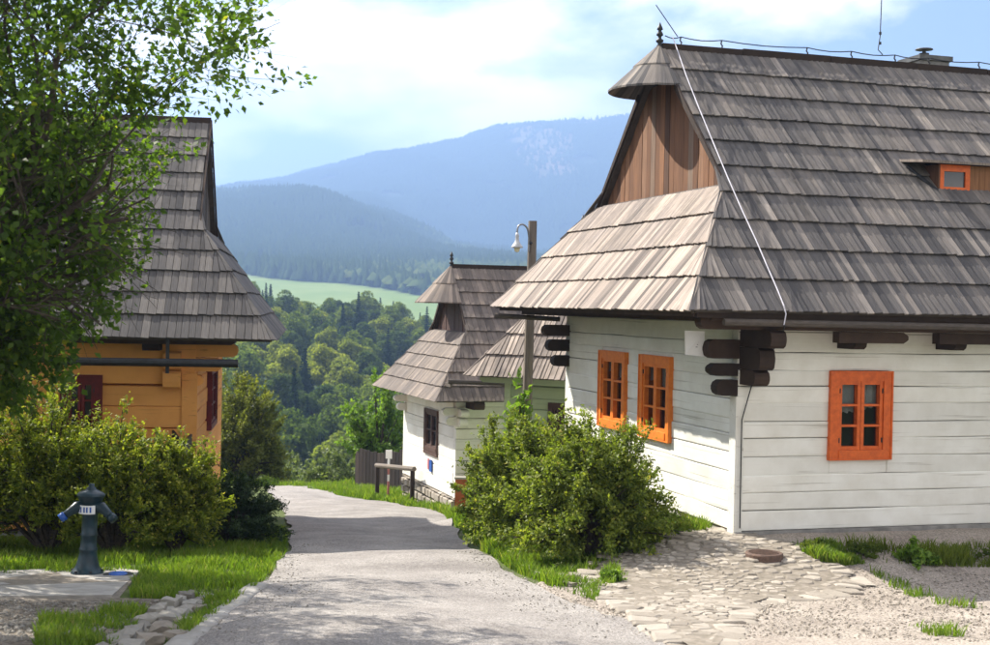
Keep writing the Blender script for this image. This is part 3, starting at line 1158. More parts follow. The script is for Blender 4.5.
def stone_row(root, fr, axis, a0, a1, z0, z1, mat, size=.3, out=.05):
    """rubble plinth: each stone its own piece"""
    z = z0
    while z < z1 - .04:
        h = min(size * random.uniform(.55, .85), z1 - z)
        a = a0
        while a < a1 - .05:
            w = min(size * random.uniform(.7, 1.5), a1 - a)
            mb = MB()
            c = [apt(fr, axis, a + w / 2, 0, z + h / 2)]
            e = .018
            pts = []
            for (o, sh) in ((-.08, 0), (out * .6, .0), (out + random.uniform(-.015, .03), .14)):
                for (p, q) in ((-1, -1), (1, -1), (1, 1), (-1, 1)):
                    pts.append(apt(fr, axis, a + w / 2 + p * (w / 2 - e) * (1 - sh) + random.uniform(-.012, .012), o, z + h / 2 + q * (h / 2 - e) * (1 - sh * 1.6) + random.uniform(-.012, .012)))
            fs = [(3, 2, 1, 0), (8, 9, 10, 11)]
            for L0 in (0, 4):
                for k in range(4):
                    fs.append((L0 + k, L0 + (k + 1) % 4, L0 + (k + 1) % 4 + 4, L0 + k + 4))
            mb.add(pts, fs)
            mb.obj('stone', mat, root)
            a += w
        z += h


def plane_hit(px, py, o, n):
    d = ray(px, py)
    return CAM + d * ((o - CAM).dot(n) / d.dot(n))


# ------------------------------------------------------------------ big white house
def build_main():
    fr = FM
    Wd, L = 6.17, 9.0
    ze = 1.60
    root = thing('log_house', 'big white log house with steep shingle roof and orange window frames', 'house', fr.pt(0, 0, MAIN_BASE), None)
    zt = 2.25
    # windows first (openings in the log walls)
    f0, ft = fr.hit(827, 459, v=0)
    f1, _ = fr.hit(889, 459, v=0)
    _, fz1 = fr.hit(858, 371, v=0)
    _, fz0 = fr.hit(858, 459.5, v=0)
    wf = (f0 + .02, f1 - .02, fz0 + .02, fz1 - .02)
    g2a, _ = fr.hit(672, 400, u=0); g2b, _ = fr.hit(642, 400, u=0)
    g1a, _ = fr.hit(627, 390, u=0); g1b, _ = fr.hit(601.5, 390, u=0)
    _, gz1 = fr.hit(657, 357, u=0); _, gz0 = fr.hit(657, 438, u=0)
    w2 = (g2a, g2b, gz0, gz1); w1 = (g1a, g1b, gz0, gz1)
    sh = lambda w: (w[0] + .01, w[1] - .01, w[2] + .01, w[3] - .01)
    log_wall(fr, 'u', root, MT['white'], 0, L, MAIN_BASE, zt, .225, [sh(wf)], seam=.008, wob=.014)
    log_wall(fr, 'v', root, MT['white'], .165, Wd - .165, MAIN_BASE, zt, .225, [sh(w1), sh(w2)], seam=.008, wob=.014)
    mb = MB(); mb.fbox(fr, 0, L, Wd - .16, Wd, MAIN_BASE, zt); mb.obj('back_wall', MT['white'], root)
    mb = MB(); mb.fbox(fr, L - .16, L, .165, Wd - .165, MAIN_BASE, zt + 1.2); mb.obj('end_wall', MT['white'], root)
    window(root, fr, 'u', *wf, MT['frame_orange'], fw=.105, pane_mat=MT['clear_glass'], reflection_sheet=.42)
    window(root, fr, 'v', *w1, MT['frame_orange_lit'], fw=.10, pane_mat=MT['clear_glass'], reflection_sheet=.25)
    window(root, fr, 'v', *w2, MT['frame_orange_lit'], fw=.10, pane_mat=MT['clear_glass'], reflection_sheet=.3)
    # corner board and plinth
    mb = MB()
    mb.fbox(fr, -.035, .075, -.035, .13, MAIN_BASE - .02, .56)
    mb.obj('corner_board', MT['white'], root)
    mb = MB()
    mb.fbox(fr, -.02, L, -.06, .2, MAIN_BASE - .9, MAIN_BASE - .004)
    mb.obj('plinth', MT['plinth'], root)
    mb = MB()
    mb.fbox(fr, .03, .2, .2, Wd, MAIN_BASE - 1.4, MAIN_BASE - .004)
    mb.obj('plinth', MT['mortar'], root)
    stone_row(root, fr, 'v', .1, Wd, MAIN_BASE - 1.0, MAIN_BASE - .01, MT['stone_grey'], .34, .02)
    # roof
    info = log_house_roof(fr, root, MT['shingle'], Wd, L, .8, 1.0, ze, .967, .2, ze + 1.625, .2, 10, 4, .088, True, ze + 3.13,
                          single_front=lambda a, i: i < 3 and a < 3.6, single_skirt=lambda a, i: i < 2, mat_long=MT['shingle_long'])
    # log ends at the corners
    b0 = 1.6
    for (zl, zh, ln) in ((-.58, -.35, .40), (-.79, -.64, .36), (-1.03, -.84, .28)):
        mb = MB(); log_end(mb, fr, 'u', .02, -ln, .085, .085, b0 + zl, b0 + zh); mb.obj('log_end', MT['beam'], root)
    for (zl, zh, ln) in ((-.43, -.22, .78), (-.70, -.435, .52), (-.89, -.705, .40)):
        mb = MB(); log_end(mb, fr, 'v', .02, -ln, .115, .10, b0 + zl, b0 + zh); mb.obj('log_end', MT['beam'], root)
    for (zl, zh, ln) in ((-.47, -.29, .45), (-.72, -.53, .38), (-.97, -.79, .28)):
        mb = MB(); log_end(mb, fr, 'u', .02, -ln, Wd - .085, .085, b0 + zl, b0 + zh); mb.obj('log_end', MT['beam'], root)
    # purlins and saddle blocks under the eaves
    mb = MB(); log_end(mb, fr, 'u', L, -.78, -.48, .085, b0 - .22, b0 - .02); mb.obj('purlin', MT['beam'], root)
    mb = MB(); log_end(mb, fr, 'v', Wd + .4, -.62, -.58, .08, b0 - .13, b0 + .04); mb.obj('purlin', MT['beam'], root)
    for (pa, pb) in ((836, 905), (936, 1005), (1040, 1110)):
        ua, _ = fr.hit(pa, 338, v=-.46); ub, _ = fr.hit(pb, 338, v=-.46)
        mb = MB(); log_end(mb, fr, 'u', ua, ub, -.46, .075, b0 - .36, b0 - .225); mb.obj('saddle_block', MT['beam'], root)
        mb = MB(); log_end(mb, fr, 'v', .0, -.42, (ua + ub) / 2 - .1, .08, b0 - .44, b0 - .24); mb.obj('bracket', MT['beam'], root)
    # wooden gutters
    mb = MB(); mb.tube([fr.pt(-.62, -.83, b0 - .13), fr.pt(L + .4, -.83, b0 - .16)], .042, 8); mb.obj('gutter', MT['board'], root)
    mb = MB(); mb.tube([fr.pt(-1.02, Wd + .75, b0 - .16), fr.pt(-.05, Wd + .2, b0 - .2)], .04, 8); mb.obj('gutter', MT['board'], root)
    mb = MB(); mb.fbox(fr, -.93, L + .4, -.775, -.735, b0 - .085, b0 - .012); mb.obj('fascia', MT['beam'], root)
    mb = MB(); mb.fbox(fr, -.955, -.915, -.73, Wd + .72, b0 - .075, b0 - .012); mb.obj('fascia', MT['beam'], root)
    # dormer
    o, n = info['fpos'](0, 0), info['nf']
    pl = plane_hit(938, 193, o, n)
    du, dv = fr.uv(pl.x, pl.y)
    dz = pl.z + .03
    hgt = .36
    mb = MB()
    zt_ = dz + hgt
    def slope_v(z): return (z - ze) / .967 - .8
    # cheeks
    mb.add([fr.pt(du, dv, dz - .05), fr.pt(du, dv, zt_), fr.pt(du, slope_v(zt_) + .05, zt_), fr.pt(du + .03, dv, dz - .05), fr.pt(du + .03, dv, zt_), fr.pt(du + .03, slope_v(zt_) + .05, zt_)],
           [(0, 1, 2), (5, 4, 3), (0, 3, 4, 1), (1, 4, 5, 2), (2, 5, 3, 0)])
    dr = mb.obj('dormer', MT['plank'], root)
    mb = MB()
    mb.fbox(fr, du - .33, du + 2.0, dv - .12, slope_v(zt_ + .1) + .12, zt_, zt_ + .035)
    q = mb
    q.v = [tuple(Vector(p) + Vector((0, 0, .12 * max(0, (fr.uv(p[0], p[1])[1] - dv)) ))) for p in q.v]
    q.obj('dormer_roof', MT['shingle'], dr)
    mb = MB()
    mb.fbox(fr, du + .03, du + .09, dv, dv + .05, dz - .04, zt_); mb.fbox(fr, du + .43, du + .50, dv, dv + .05, dz - .04, zt_)
    mb.fbox(fr, du + .09, du + .43, dv, dv + .05, dz - .04, dz + .06); mb.fbox(fr, du + .09, du + .43, dv, dv + .05, zt_ - .09, zt_)
    mb.obj('dormer_window', MT['frame_orange'], dr)
    mb = MB(); mb.fbox(fr, du + .09, du + .43, dv + .025, dv + .04, dz + .06, zt_ - .09); mb.obj('pane', MT['glass'], dr)
    mb = MB(); mb.fbox(fr, du + .50, du + 1.9, dv + .01, dv + .04, dz - .04, zt_); mb.obj('dormer_board', MT['plank'], dr)
    mb = MB()
    mb.tube([fr.pt(du - .30, dv + .28, zt_ - .02), fr.pt(du - .02, dv - .02, dz - .005)], .025, 6)
    mb.obj('flashing', MT['dark_metal'], dr)
    # chimney behind the ridge
    zr, vr = info['zr'], info['vr']
    uc, zc_ = fr.hit(925, 60, v=vr + .5)
    mb = MB(); mb.fbox(fr, uc - .26, uc + .26, vr + .24, vr + .76, zr - .9, zc_ - .06); ch = mb.obj('chimney', MT['plinth'], root)
    mb = MB(); mb.fbox(fr, uc - .30, uc + .30, vr + .20, vr + .80, zc_ - .058, zc_ + .02); mb.obj('chimney_slab', MT['tin'], ch)
    mb = MB(); mb.lathe([(.08, .02), (.08, .10), (.03, .105), (.03, .15), (.14, .155), (.13, .17), (.02, .18)], fr.pt(uc - .02, vr + .5, zc_), 14); mb.obj('chimney_cowl', MT['tin'], ch, True)
    # lightning conductor: wire on ridge clips, two rods, pale down cable
    mb = MB()
    us = [.55, 1.2, 2.6, 3.35, 4.1, 4.7, 5.6, 6.6, 7.8, 8.9]
    for u_ in us:
        mb.tube([fr.pt(u_, vr, zr + .05), fr.pt(u_ + .012, vr, zr + .10), fr.pt(u_ - .012, vr, zr + .13), fr.pt(u_, vr, zr + .18)], .012, 5)
    mb.obj('conductor_clips', MT['dark_metal'], root)
    mb = MB()
    pts = []
    for a, b in zip([.30] + us, us):
        for k in range(4):
            t = k / 4
            pts.append(fr.pt(a + (b - a) * t, vr, zr + .18 - .03 * math.sin(math.pi * t)))
    pts.append(fr.pt(us[-1], vr, zr + .18))
    mb.tube(pts, .008, 5)
    mb.obj('ridge_wire', MT['dark_metal'], root)
    tip, base = P(656, 5, fr.pt(.0, vr, 0).y), fr.pt(.5, vr, zr + .18)
    mb = MB(); mb.tube([base, tip], .007, 5); mb.obj('lightning_rod', MT['dark_metal'], root)
    ur_, _ = fr.hit(880, 45, v=vr)
    mb = MB(); mb.tube([fr.pt(ur_ + .05, vr, zr + .17), fr.pt(ur_ - .03, vr, zr + .24), fr.pt(ur_, vr, zr + .45), fr.pt(ur_ + .02, vr, zr + 1.6)], .008, 5)
    for zz in (.32, .47):
        mb.tube([fr.pt(ur_, vr, zr + zz), fr.pt(ur_, vr, zr + zz + .04)], .02, 6)
    mb.obj('lightning_rod', MT['dark_metal'], root)
    mb = MB()
    pts = [fr.pt(.42, vr, zr + .17)]
    for (x, y) in ((676, 46), (686, 75), (699, 108), (713, 142), (728, 178), (742, 210), (756, 240), (768, 268), (778, 291), (784, 306)):
        pts.append(plane_hit(x, y, o + n * .085, n))
    pts += [fr.pt(fr.hit(786, 314, v=-.89)[0], -.89, fr.hit(786, 314, v=-.89)[1]), fr.pt(*[fr.hit(784, 325, v=-.90)[0], -.90, fr.hit(784, 325, v=-.90)[1]])]
    mb.tube(pts, .0075, 6)
    mb.obj('down_cable', MT['cable'], root)
    mb = MB()
    q = []
    for (x, y, v_) in ((784, 325, -.90), (780, 338, -.6), (773, 349, -.3), (757, 361, -.05), (754, 375, -.04), (748, 395, -.04), (741, 420, -.045), (740, 470, -.045), (739, 528, -.045)):
        a, z_ = fr.hit(x, y, v=v_)
        q.append(fr.pt(a, v_ - .02, z_))
    mb.tube(q, .008, 5)
    mb.obj('ground_wire', MT['dark_metal'], root)
    # paper notice pinned under the eave
    a, z1 = fr.hit(697, 331, u=-.47)
    pn = thing('paper_notice', 'white paper sheet pinned beside the dark log ends under the eave', 'notice', fr.pt(-.47, a, z1 - .34))
    mb = MB()
    c0 = fr.pt(-.50, a, z1)
    ax = Vector((.97, .10, -.02)).normalized()
    nn = Vector((-.1, -1, 0)).normalized()
    w_ = .125
    poly = [c0 - ax * w_, c0 + ax * w_, c0 + ax * (w_ + .005) + Vector((0, .03, -.31)), c0 - ax * (w_ - .008) + Vector((0, -.03, -.29))]
    mb.slab(poly, nn, .003)
    mb.obj('sheet', MT['paper'], pn)
    mb = MB()
    for k in range(3):
        cc = c0 + Vector((.01 * k - .01, -.004, -.13 - .03 * k))
        mb.slab([cc - ax * (.06 - .015 * k), cc + ax * (.06 - .015 * k), cc + ax * (.06 - .015 * k) + Vector((0, 0, -.009)), cc - ax * (.06 - .015 * k) + Vector((0, 0, -.009))], nn, .001)
    mb.obj('print', MT['ink'], pn)
    return info


INFO = build_main()


# ------------------------------------------------------------------ white house further down the road
def build_second():
    fr = F2
    Wd, L = 4.2, 6.5
    ze = 1.6 - 2.03
    base = 1.6 - 4.35
    root = thing('log_house', 'small white log house on a rubble plinth with one dark brown window', 'house', fr.pt(0, 0, base - .2))
    ga, _ = fr.hit(438, 430, u=0); gb, _ = fr.hit(425.5, 430, u=0)
    _, gz1 = fr.hit(431, 410, u=0); _, gz0 = fr.hit(431, 450, u=0)
    wz = (ga, gb, gz0, gz1)
    pz = fr.hit(452, 497, u=0)[1]                      # top of the stone plinth
    zt = ze + .55
    log_wall(fr, 'v', root, MT['white'], .165, Wd, pz, zt, .26, [wz], seam=.012, wob=.008)
    log_wall(fr, 'u', root, MT['white'], 0, L, pz, zt, .26, [], seam=.016)
    mb = MB(); mb.fbox(fr, 0, L, Wd + .005, Wd + .16, pz, zt); mb.obj('back_wall', MT['white'], root)
    mb = MB(); mb.fbox(fr, L - .16, L, .165, Wd, pz, zt + .8); mb.obj('end_wall', MT['white'], root)
    window(root, fr, 'v', *wz, MT['frame_brown'], cols=2, rows=2, fw=.07, proud=.03)
    mb = MB(); mb.fbox(fr, -.04, -.002, ga - .04, gb + .04, gz0 - .11, gz0 - .03); mb.obj('window_sill', MT['frame_brown'], root)
    # plinth stones
    mb = MB(); mb.fbox(fr, .05, L, .05, Wd, pz - 1.6, pz - .003); mb.obj('plinth', MT['mortar'], root)
    stone_row(root, fr, 'v', -.02, Wd + .05, pz - 1.1, pz - .005, MT['stone'], .30, .045)
    stone_row(root, fr, 'u', .02, 1.6, pz - .8, pz - .005, MT['stone'], .30, .03)
    log_house_roof(fr, root, MT['shingle_brown'], Wd, L, .6, .62, ze, 1.08, .45, ze + 1.44, .45, 10, 5, .105, True, ze + 2.10, tone_mat=MT['frame_brown'])
    # the old wooden gutter lying over the front eave
    q0 = plane_hit(441, 380, fr.pt(0, -.6, ze), Vector((-fr.V.x, -fr.V.y, .93)).normalized())
    mb = MB()
    u0, v0 = fr.uv(q0.x, q0.y)
    mb.tube([fr.pt(u0, -.72, ze + .42), fr.pt(u0 + 2.4, -.74, ze + .34)], .05, 8)
    mb.obj('gutter', MT['board'], root)
    mb = MB(); mb.fbox(fr, u0 + .05, u0 + .10, -.72, -.3, ze + .3, ze + .38); mb.fbox(fr, u0 + 2.2, u0 + 2.25, -.72, -.3, ze + .25, ze + .32); mb.obj('gutter_bracket', MT['board'], root)
    for (zl, zh, ln) in ((-.36, -.2, .30), (-.58, -.4, .22)):
        mb = MB(); log_end(mb, fr, 'u', .02, -ln, .085, .085, ze + zl, ze + zh); mb.obj('log_end', MT['white'], root)
        mb = MB(); log_end(mb, fr, 'u', .02, -ln, Wd - .0, .085, ze + zl, ze + zh); mb.obj('log_end', MT['white'], root)
        mb = MB(); log_end(mb, fr, 'v', .02, -ln, .115, .09, ze + zl - .02, ze + zh - .02); mb.obj('log_end', MT['white'], root)
    ub, _ = fr.hit(467, 402, v=-.5); uc, _ = fr.hit(478, 402, v=-.5)
    mb = MB(); log_end(mb, fr, 'v', .0, -.62, ub + .25, .12, ze - .20, ze - .01); mb.obj('beam_end', MT['beam'], root)
    # small colourful plate on the gable wall: two figures of flat colour
    a, z = fr.hit(430, 465, u=-.02)
    s = thing('wall_plaque', 'small blue and pink plaque on the white wall below the brown window', 'plaque', fr.pt(-.02, a, z - .15))
    mb = MB()
    prof = [(-.075, -.14), (.075, -.14), (.085, .06), (.05, .13), (-.05, .13), (-.085, .06)]
    mb.slab([fr.pt(-.045, a - .10 + p, z + q) for p, q in prof], -fr.U, .03); mb.obj('panel', MT['blue'], s)
    mb = MB()
    mb.slab([fr.pt(-.04, a + .12 + p * .7, z + .02 + q * .9) for p, q in prof], -fr.U, .025); mb.obj('panel', simple_mat('pink_paint', (.62, .25, .28), rough=.6), s)


build_second()


# ------------------------------------------------------------------ orange house on the left
def build_left():
    fr = FL
    Wd, L = 6.0, 8.5
    ze = 1.6 - .56
    base = 1.6 - 3.5
    root = thing('log_house', 'orange log house with grey shingle roof and dark red windows behind the hedge', 'house', fr.pt(0, 0, base))
    a0, _ = fr.hit(101, 400, v=0); a1, _ = fr.hit(62, 400, v=0)
    _, z1 = fr.hit(80, 376, v=0); _, z0 = fr.hit(80, 440, v=0)
    wf = (a0, a1, z0, z1)
    ga, _ = fr.hit(207, 400, u=0); gb, _ = fr.hit(213, 400, u=0)
    _, gz1 = fr.hit(210, 368, u=0); _, gz0 = fr.hit(210, 425, u=0)
    wg = (min(ga, gb), max(ga, gb), gz0, gz1)
    zt = ze + .72
    log_wall(fr, 'u', root, MT['orange'], .0, L, base, zt, .30, [wf], seam=.035, wob=.03)
    log_wall(fr, 'v', root, MT['orange'], .165, Wd, base, zt, .30, [wg], seam=.03, wob=.02)
    mb = MB(); mb.fbox(fr, 0, L, Wd + .004, Wd + .16, base, zt); mb.obj('back_wall', MT['orange'], root)
    mb = MB(); mb.fbox(fr, L - .16, L, .165, Wd, base, zt + .9); mb.obj('end_wall', MT['orange'], root)
    mb = MB(); mb.fbox(fr, .03, L, .03, Wd + .1, base - 1.2, base - .003); mb.obj('plinth', MT['plinth'], root)
    window(root, fr, 'u', *wf, MT['frame_red'], fw=.09)
    window(root, fr, 'v', *wg, MT['frame_red'], fw=.07, proud=.07)
    # corner posts and stacked log ends
    mb = MB(); mb.fbox(fr, -.03, .20, -.035, .0, base, ze - .55); mb.obj('corner_board', MT['orange'], root)
    for (zl, zh, ln, c) in ((-.50, -.22, .16, .34), (-.78, -.52, .20, .34)):
        mb = MB(); log_end(mb, fr, 'v', .02, -ln, c, .13, ze + zl, ze + zh); mb.obj('log_end', MT['orange'], root)
    for (zl, zh, ln) in ((-.30, -.10, .62), (-.52, -.32, .38), (-.74, -.58, .12)):
        mb = MB(); log_end(mb, fr, 'u', .02, -ln, .10, .10, ze + zl, ze + zh); mb.obj('log_end', MT['orange'], root)
    mb = MB(); log_end(mb, fr, 'v', .0, -.5, .62, .12, ze - .2, ze + .0); mb.obj('bracket', MT['beam'], root)
    mb = MB(); log_end(mb, fr, 'v', .0, -.5, 2.6, .12, ze - .2, ze + .0); mb.obj('bracket', MT['beam'], root)
    mb = MB(); log_end(mb, fr, 'u', L, -.62, -.42, .09, ze - .10, ze + .05); mb.obj('purlin', MT['beam'], root)
    log_house_roof(fr, root, MT['shingle_old'], Wd, L, .8, 1.15, ze, .96, .08, ze + 1.755, .08, 11, 5, .105, False, None,
                   single_front=lambda a, i: i < 4 and a < 3.4, finial=False, tone_mat=MT['board'])
    # dark round gutter on a hanger
    g0, gz = fr.hit(238, 363.5, v=-.85)
    g1, gz2 = fr.hit(88, 361.5, v=-.85)
    mb = MB(); mb.tube([fr.pt(g0, -.85, gz), fr.pt(g1 + .6, -.85, gz2)], .06, 10); gt = mb.obj('gutter', MT['dark_metal'], root)
    h0, _ = fr.hit(167, 360, v=-.85)
    mb = MB(); mb.fbox(fr, h0 - .025, h0 + .025, -.80, -.76, gz - .16, ze + .02); mb.obj('gutter_hanger', MT['dark_metal'], gt)
    # old grey board door leaning open at the corner
    a0, zb = fr.hit(193, 480, v=-.3); a1, zt_ = fr.hit(182, 436, v=-.3)
    b = thing('cellar_hatch', 'dark open hatch of grey boards leaning against the orange wall', 'hatch', fr.pt(a0, -.25, float(H(*fr.pt(a0, -.25, 0).xy))))
    gz0 = float(H(*fr.pt(a0, -.25, 0).xy))
    mb = MB()
    e0, _ = fr.hit(192, 450, v=-.08); e1, _ = fr.hit(183, 450, v=-.45); e2, _ = fr.hit(172, 430, v=-.06)
    zt0 = fr.hit(192, 434, v=-.08)[1]; zt1 = fr.hit(183, 444, v=-.45)[1]; zt2 = fr.hit(172, 430, v=-.06)[1]
    n = Vector((1, -.3, 0)).normalized()
    mb.slab([fr.pt(e0, -.08, gz0), fr.pt(e1, -.45, gz0), fr.pt(e1, -.45, zt1), fr.pt(e0, -.08, zt0)], n, .035)
    mb.obj('leaf', MT['tin'], b)
    mb = MB()
    mb.slab([fr.pt(e1, -.45, gz0), fr.pt(e2, -.06, gz0), fr.pt(e2, -.06, zt2), fr.pt(e1, -.45, zt1 - .01)], Vector((-1, -.3, 0)).normalized(), .03)
    mb.obj('leaf', MT['dark_metal'], b)


build_left()


# ------------------------------------------------------------------ green house
def build_green():
    fr = FG
    Wd, L = 3.1, 3.0
    ze = 1.6 - 1.33
    base = 1.6 - 4.2
    root = thing('log_house', 'small pale green house with bright shingle roof behind the lamp post', 'house', fr.pt(0, 0, base))
    a0, _ = fr.hit(550, 410, v=0); a1, _ = fr.hit(569, 410, v=0)
    _, z1 = fr.hit(556, 404, v=0); _, z0 = fr.hit(556, 440, v=0)
    wf = (a0, a1, z0, z1)
    log_wall(fr, 'u', root, MT['green'], 0, L, base, ze + .4, .24, [wf], seam=.014)
    log_wall(fr, 'v', root, MT['green'], .165, Wd, base, ze + .4, .24, [], seam=.014)
    mb = MB(); mb.fbox(fr, 0, L, Wd + .004, Wd + .16, base, ze + .4); mb.obj('back_wall', MT['green'], root)
    mb = MB(); mb.fbox(fr, L - .16, L, .165, Wd, base, ze + 1.4); mb.obj('end_wall', MT['green'], root)
    mb = MB(); mb.fbox(fr, .03, L, .03, Wd, base - .9, base - .003); mb.obj('plinth', MT['mortar'], root)
    window(root, fr, 'u', *wf, MT['frame_brown'], fw=.07, proud=.04)
    mb = MB(); mb.fbox(fr, -.07, .05, -.06, .0, base, ze - .02); mb.obj('corner_board', MT['leaf_fresh'] if False else MT['green'], root)
    mb = MB(); log_end(mb, fr, 'u', L, -.45, -.30, .07, ze - .14, ze - .01); mb.obj('purlin', MT['green'], root)
    log_house_roof(fr, root, MT['shingle'], Wd, L, .55, .62, ze, 1.35, .75, ze + 1.9, .75, 7, 4, .11, False, None, finial=True)


build_green()


# ------------------------------------------------------------------ stone apron, kerb, slabs, manhole
def in_poly(x, y, poly):
    poly = np.array([(p[0], p[1]) for p in poly])
    x = np.asarray(x); y = np.asarray(y)
    c = np.zeros(x.shape, bool)
    j = len(poly) - 1
    for i in range(len(poly)):
        xi, yi = poly[i]; xj, yj = poly[j]
        cond = ((yi > y) != (yj > y)) & (x < (xj - xi) * (y - yi) / (yj - yi + 1e-12) + xi)
        c ^= cond
        j = i
    return c


def sample_poly(poly, n):
    p = np.array([(q[0], q[1]) for q in poly])
    lo, hi = p.min(0), p.max(0)
    out = np.zeros((0, 2))
    while len(out) < n:
        c = lo + (hi - lo) * RNG.random((n * 2, 2))
        out = np.vstack([out, c[in_poly(c[:, 0], c[:, 1], p)]])
    return out[:n]


def clip_half(poly, px, py, nx, ny):
    out = []
    for i in range(len(poly)):
        a, b = poly[i], poly[(i + 1) % len(poly)]
        da = (a[0] - px) * nx + (a[1] - py) * ny
        db = (b[0] - px) * nx + (b[1] - py) * ny
        if da <= 0:
            out.append(a)
        if (da < 0) != (db < 0) and abs(da - db) > 1e-9:
            t = da / (da - db)
            out.append((a[0] + (b[0] - a[0]) * t, a[1] + (b[1] - a[1]) * t))
    return out


def stone_mesh(poly, z0, thick, dome=.012):
    """a flat cobble: outline, slightly shrunken top"""
    cx = sum(p[0] for p in poly) / len(poly); cy = sum(p[1] for p in poly) / len(poly)
    k = len(poly)
    tilt = (random.uniform(-.05, .05), random.uniform(-.05, .05))
    vs_ = [(p[0], p[1], z0) for p in poly]
    vs_ += [(cx + (p[0] - cx) * .97, cy + (p[1] - cy) * .97, z0 + thick * .75 + (p[0] - cx) * tilt[0] + (p[1] - cy) * tilt[1]) for p in poly]
    vs_ += [(cx + (p[0] - cx) * .80, cy + (p[1] - cy) * .80, z0 + thick + dome + (p[0] - cx) * tilt[0] + (p[1] - cy) * tilt[1]) for p in poly]
    fs = []
    for l in (0, k):
        for i in range(k):
            fs.append((l + i, l + (i + 1) % k, l + (i + 1) % k + k, l + i + k))
    fs.append(tuple(range(2 * k, 3 * k)))
    return vs_, fs


APRON = [(592, 574), (612, 560), (650, 546), (690, 534), (735, 533), (752, 541), (792, 549), (822, 566), (852, 583), (842, 596), (800, 601), (772, 600), (745, 609), (722, 645), (708, 662), (672, 640), (640, 618), (606, 596)]


def build_apron():
    poly = poly_px(APRON)
    # bed of earth under the stones
    c = sum(poly, Vector()) / len(poly)
    vs_, fs = [], []
    rings = 10
    k = len(poly)
    for r_ in range(1, rings + 1):
        for p in poly:
            x, y = c.x + (p.x - c.x) * r_ / rings, c.y + (p.y - c.y) * r_ / rings
            vs_.append((x, y, float(H(x, y)) + .041))
    vs_.append((c.x, c.y, float(H(c.x, c.y)) + .041))
    for i in range(k):
        fs.append((len(vs_) - 1, i, (i + 1) % k))
    for r_ in range(rings - 1):
        for i in range(k):
            fs.append((r_ * k + i, (r_ + 1) * k + i, (r_ + 1) * k + (i + 1) % k, r_ * k + (i + 1) % k))
    root = np_obj('stone_paving', vs_, fs, MT['mortar'], None, None, None, True, 'structure')
    root['label'] = 'rough pale stone paving at the corner of the big white house'
    # stones: cells between random points
    pts = []
    cand = sample_poly(poly, 12000)
    for p in cand:
        dmin = .108 + .03 * math.sin(p[0] * 3 + p[1] * 2)
        if all((p[0] - q[0]) ** 2 + (p[1] - q[1]) ** 2 > dmin ** 2 for q in pts):
            pts.append(tuple(p))
        if len(pts) > 900:
            break
    arr = np.array(pts)
    count = 0
    rest = MB()
    order = sorted(range(len(pts)), key=lambda i: pts[i][1])
    for i in order:
        x, y = pts[i]
        d = np.hypot(arr[:, 0] - x, arr[:, 1] - y)
        nb = np.argsort(d)[1:14]
        cell = [(x - .2, y - .2), (x + .2, y - .2), (x + .2, y + .2), (x - .2, y + .2)]
        for j in nb:
            qx, qy = arr[j]
            L_ = max(d[j], 1e-6)
            nx, ny = (qx - x) / L_, (qy - y) / L_
            g = random.uniform(.004, .014)
            cell = clip_half(cell, (x + qx) / 2 - nx * g, (y + qy) / 2 - ny * g, nx, ny)
            if len(cell) < 3:
                break
        if len(cell) < 3:
            continue
        cell = [(a + random.uniform(-.008, .008), b + random.uniform(-.008, .008)) for a, b in cell]
        if random.random() < .06:
            continue
        z = float(H(x, y)) + .026
        v, f = stone_mesh(cell, z, random.uniform(.008, .022), random.uniform(.003, .007))
        if count < 300:
            mb = MB(); mb.add(v, f); mb.obj('stone', MT['stone'], root)
            count += 1
        else:
            rest.add(v, f)
    if rest.v:
        rest.obj('stones', MT['stone'], root, kind='stuff')
    # iron cover lying on the stones
    c = G(764, 560)
    mc = thing('manhole_cover', 'round rusty iron cover lying on the stone paving', 'cover', c)
    mb = MB(); mb.lathe([(.215, .0), (.215, .075), (.205, .088), (.175, .090), (.172, .082), (.0, .082)], c, 28)
    mb.obj('lid', MT['rust'], mc)
    mb = MB()
    for k in range(-3, 4):
        w = math.sqrt(max(0, .165 ** 2 - (k * .045) ** 2))
        mb.box((c.x, c.y + k * .045, c.z + .085), 2 * w, .014, .006)
    mb.obj('ribs', MT['rust'], mc)


build_apron()


def rough_stone(c, sx, sy, sz, rz=0.0, seed=0):
    """blocky natural stone, 26 corner points, uneven"""
    r = random.Random(seed)
    vs_, idx = [], {}
    fs = []
    n = 3
    for i in range(n):
        for j in range(n):
            for k in range(n):
                if i in (0, 2) or j in (0, 2) or k in (0, 2):
                    p = Vector((i - 1, j - 1, k - 1))
                    l = max(abs(p.x), abs(p.y), abs(p.z))
                    q = p.normalized() * .42 + p * .55
                    q = Vector((q.x * sx / 2, q.y * sy / 2, q.z * sz / 2)) * r.uniform(.74, 1.14)
                    ca, sa = math.cos(rz), math.sin(rz)
                    idx[(i, j, k)] = len(vs_)
                    vs_.append((c[0] + q.x * ca - q.y * sa, c[1] + q.x * sa + q.y * ca, c[2] + q.z))
    for a in range(2):
        for b in range(2):
            for s in (0, 2):
                for mk in (lambda x, y: (x, y, s), lambda x, y: (x, s, y), lambda x, y: (s, x, y)):
                    fs.append(tuple(idx[mk(*q)] for q in ((a, b), (a + 1, b), (a + 1, b + 1), (a, b + 1))))
    return vs_, fs


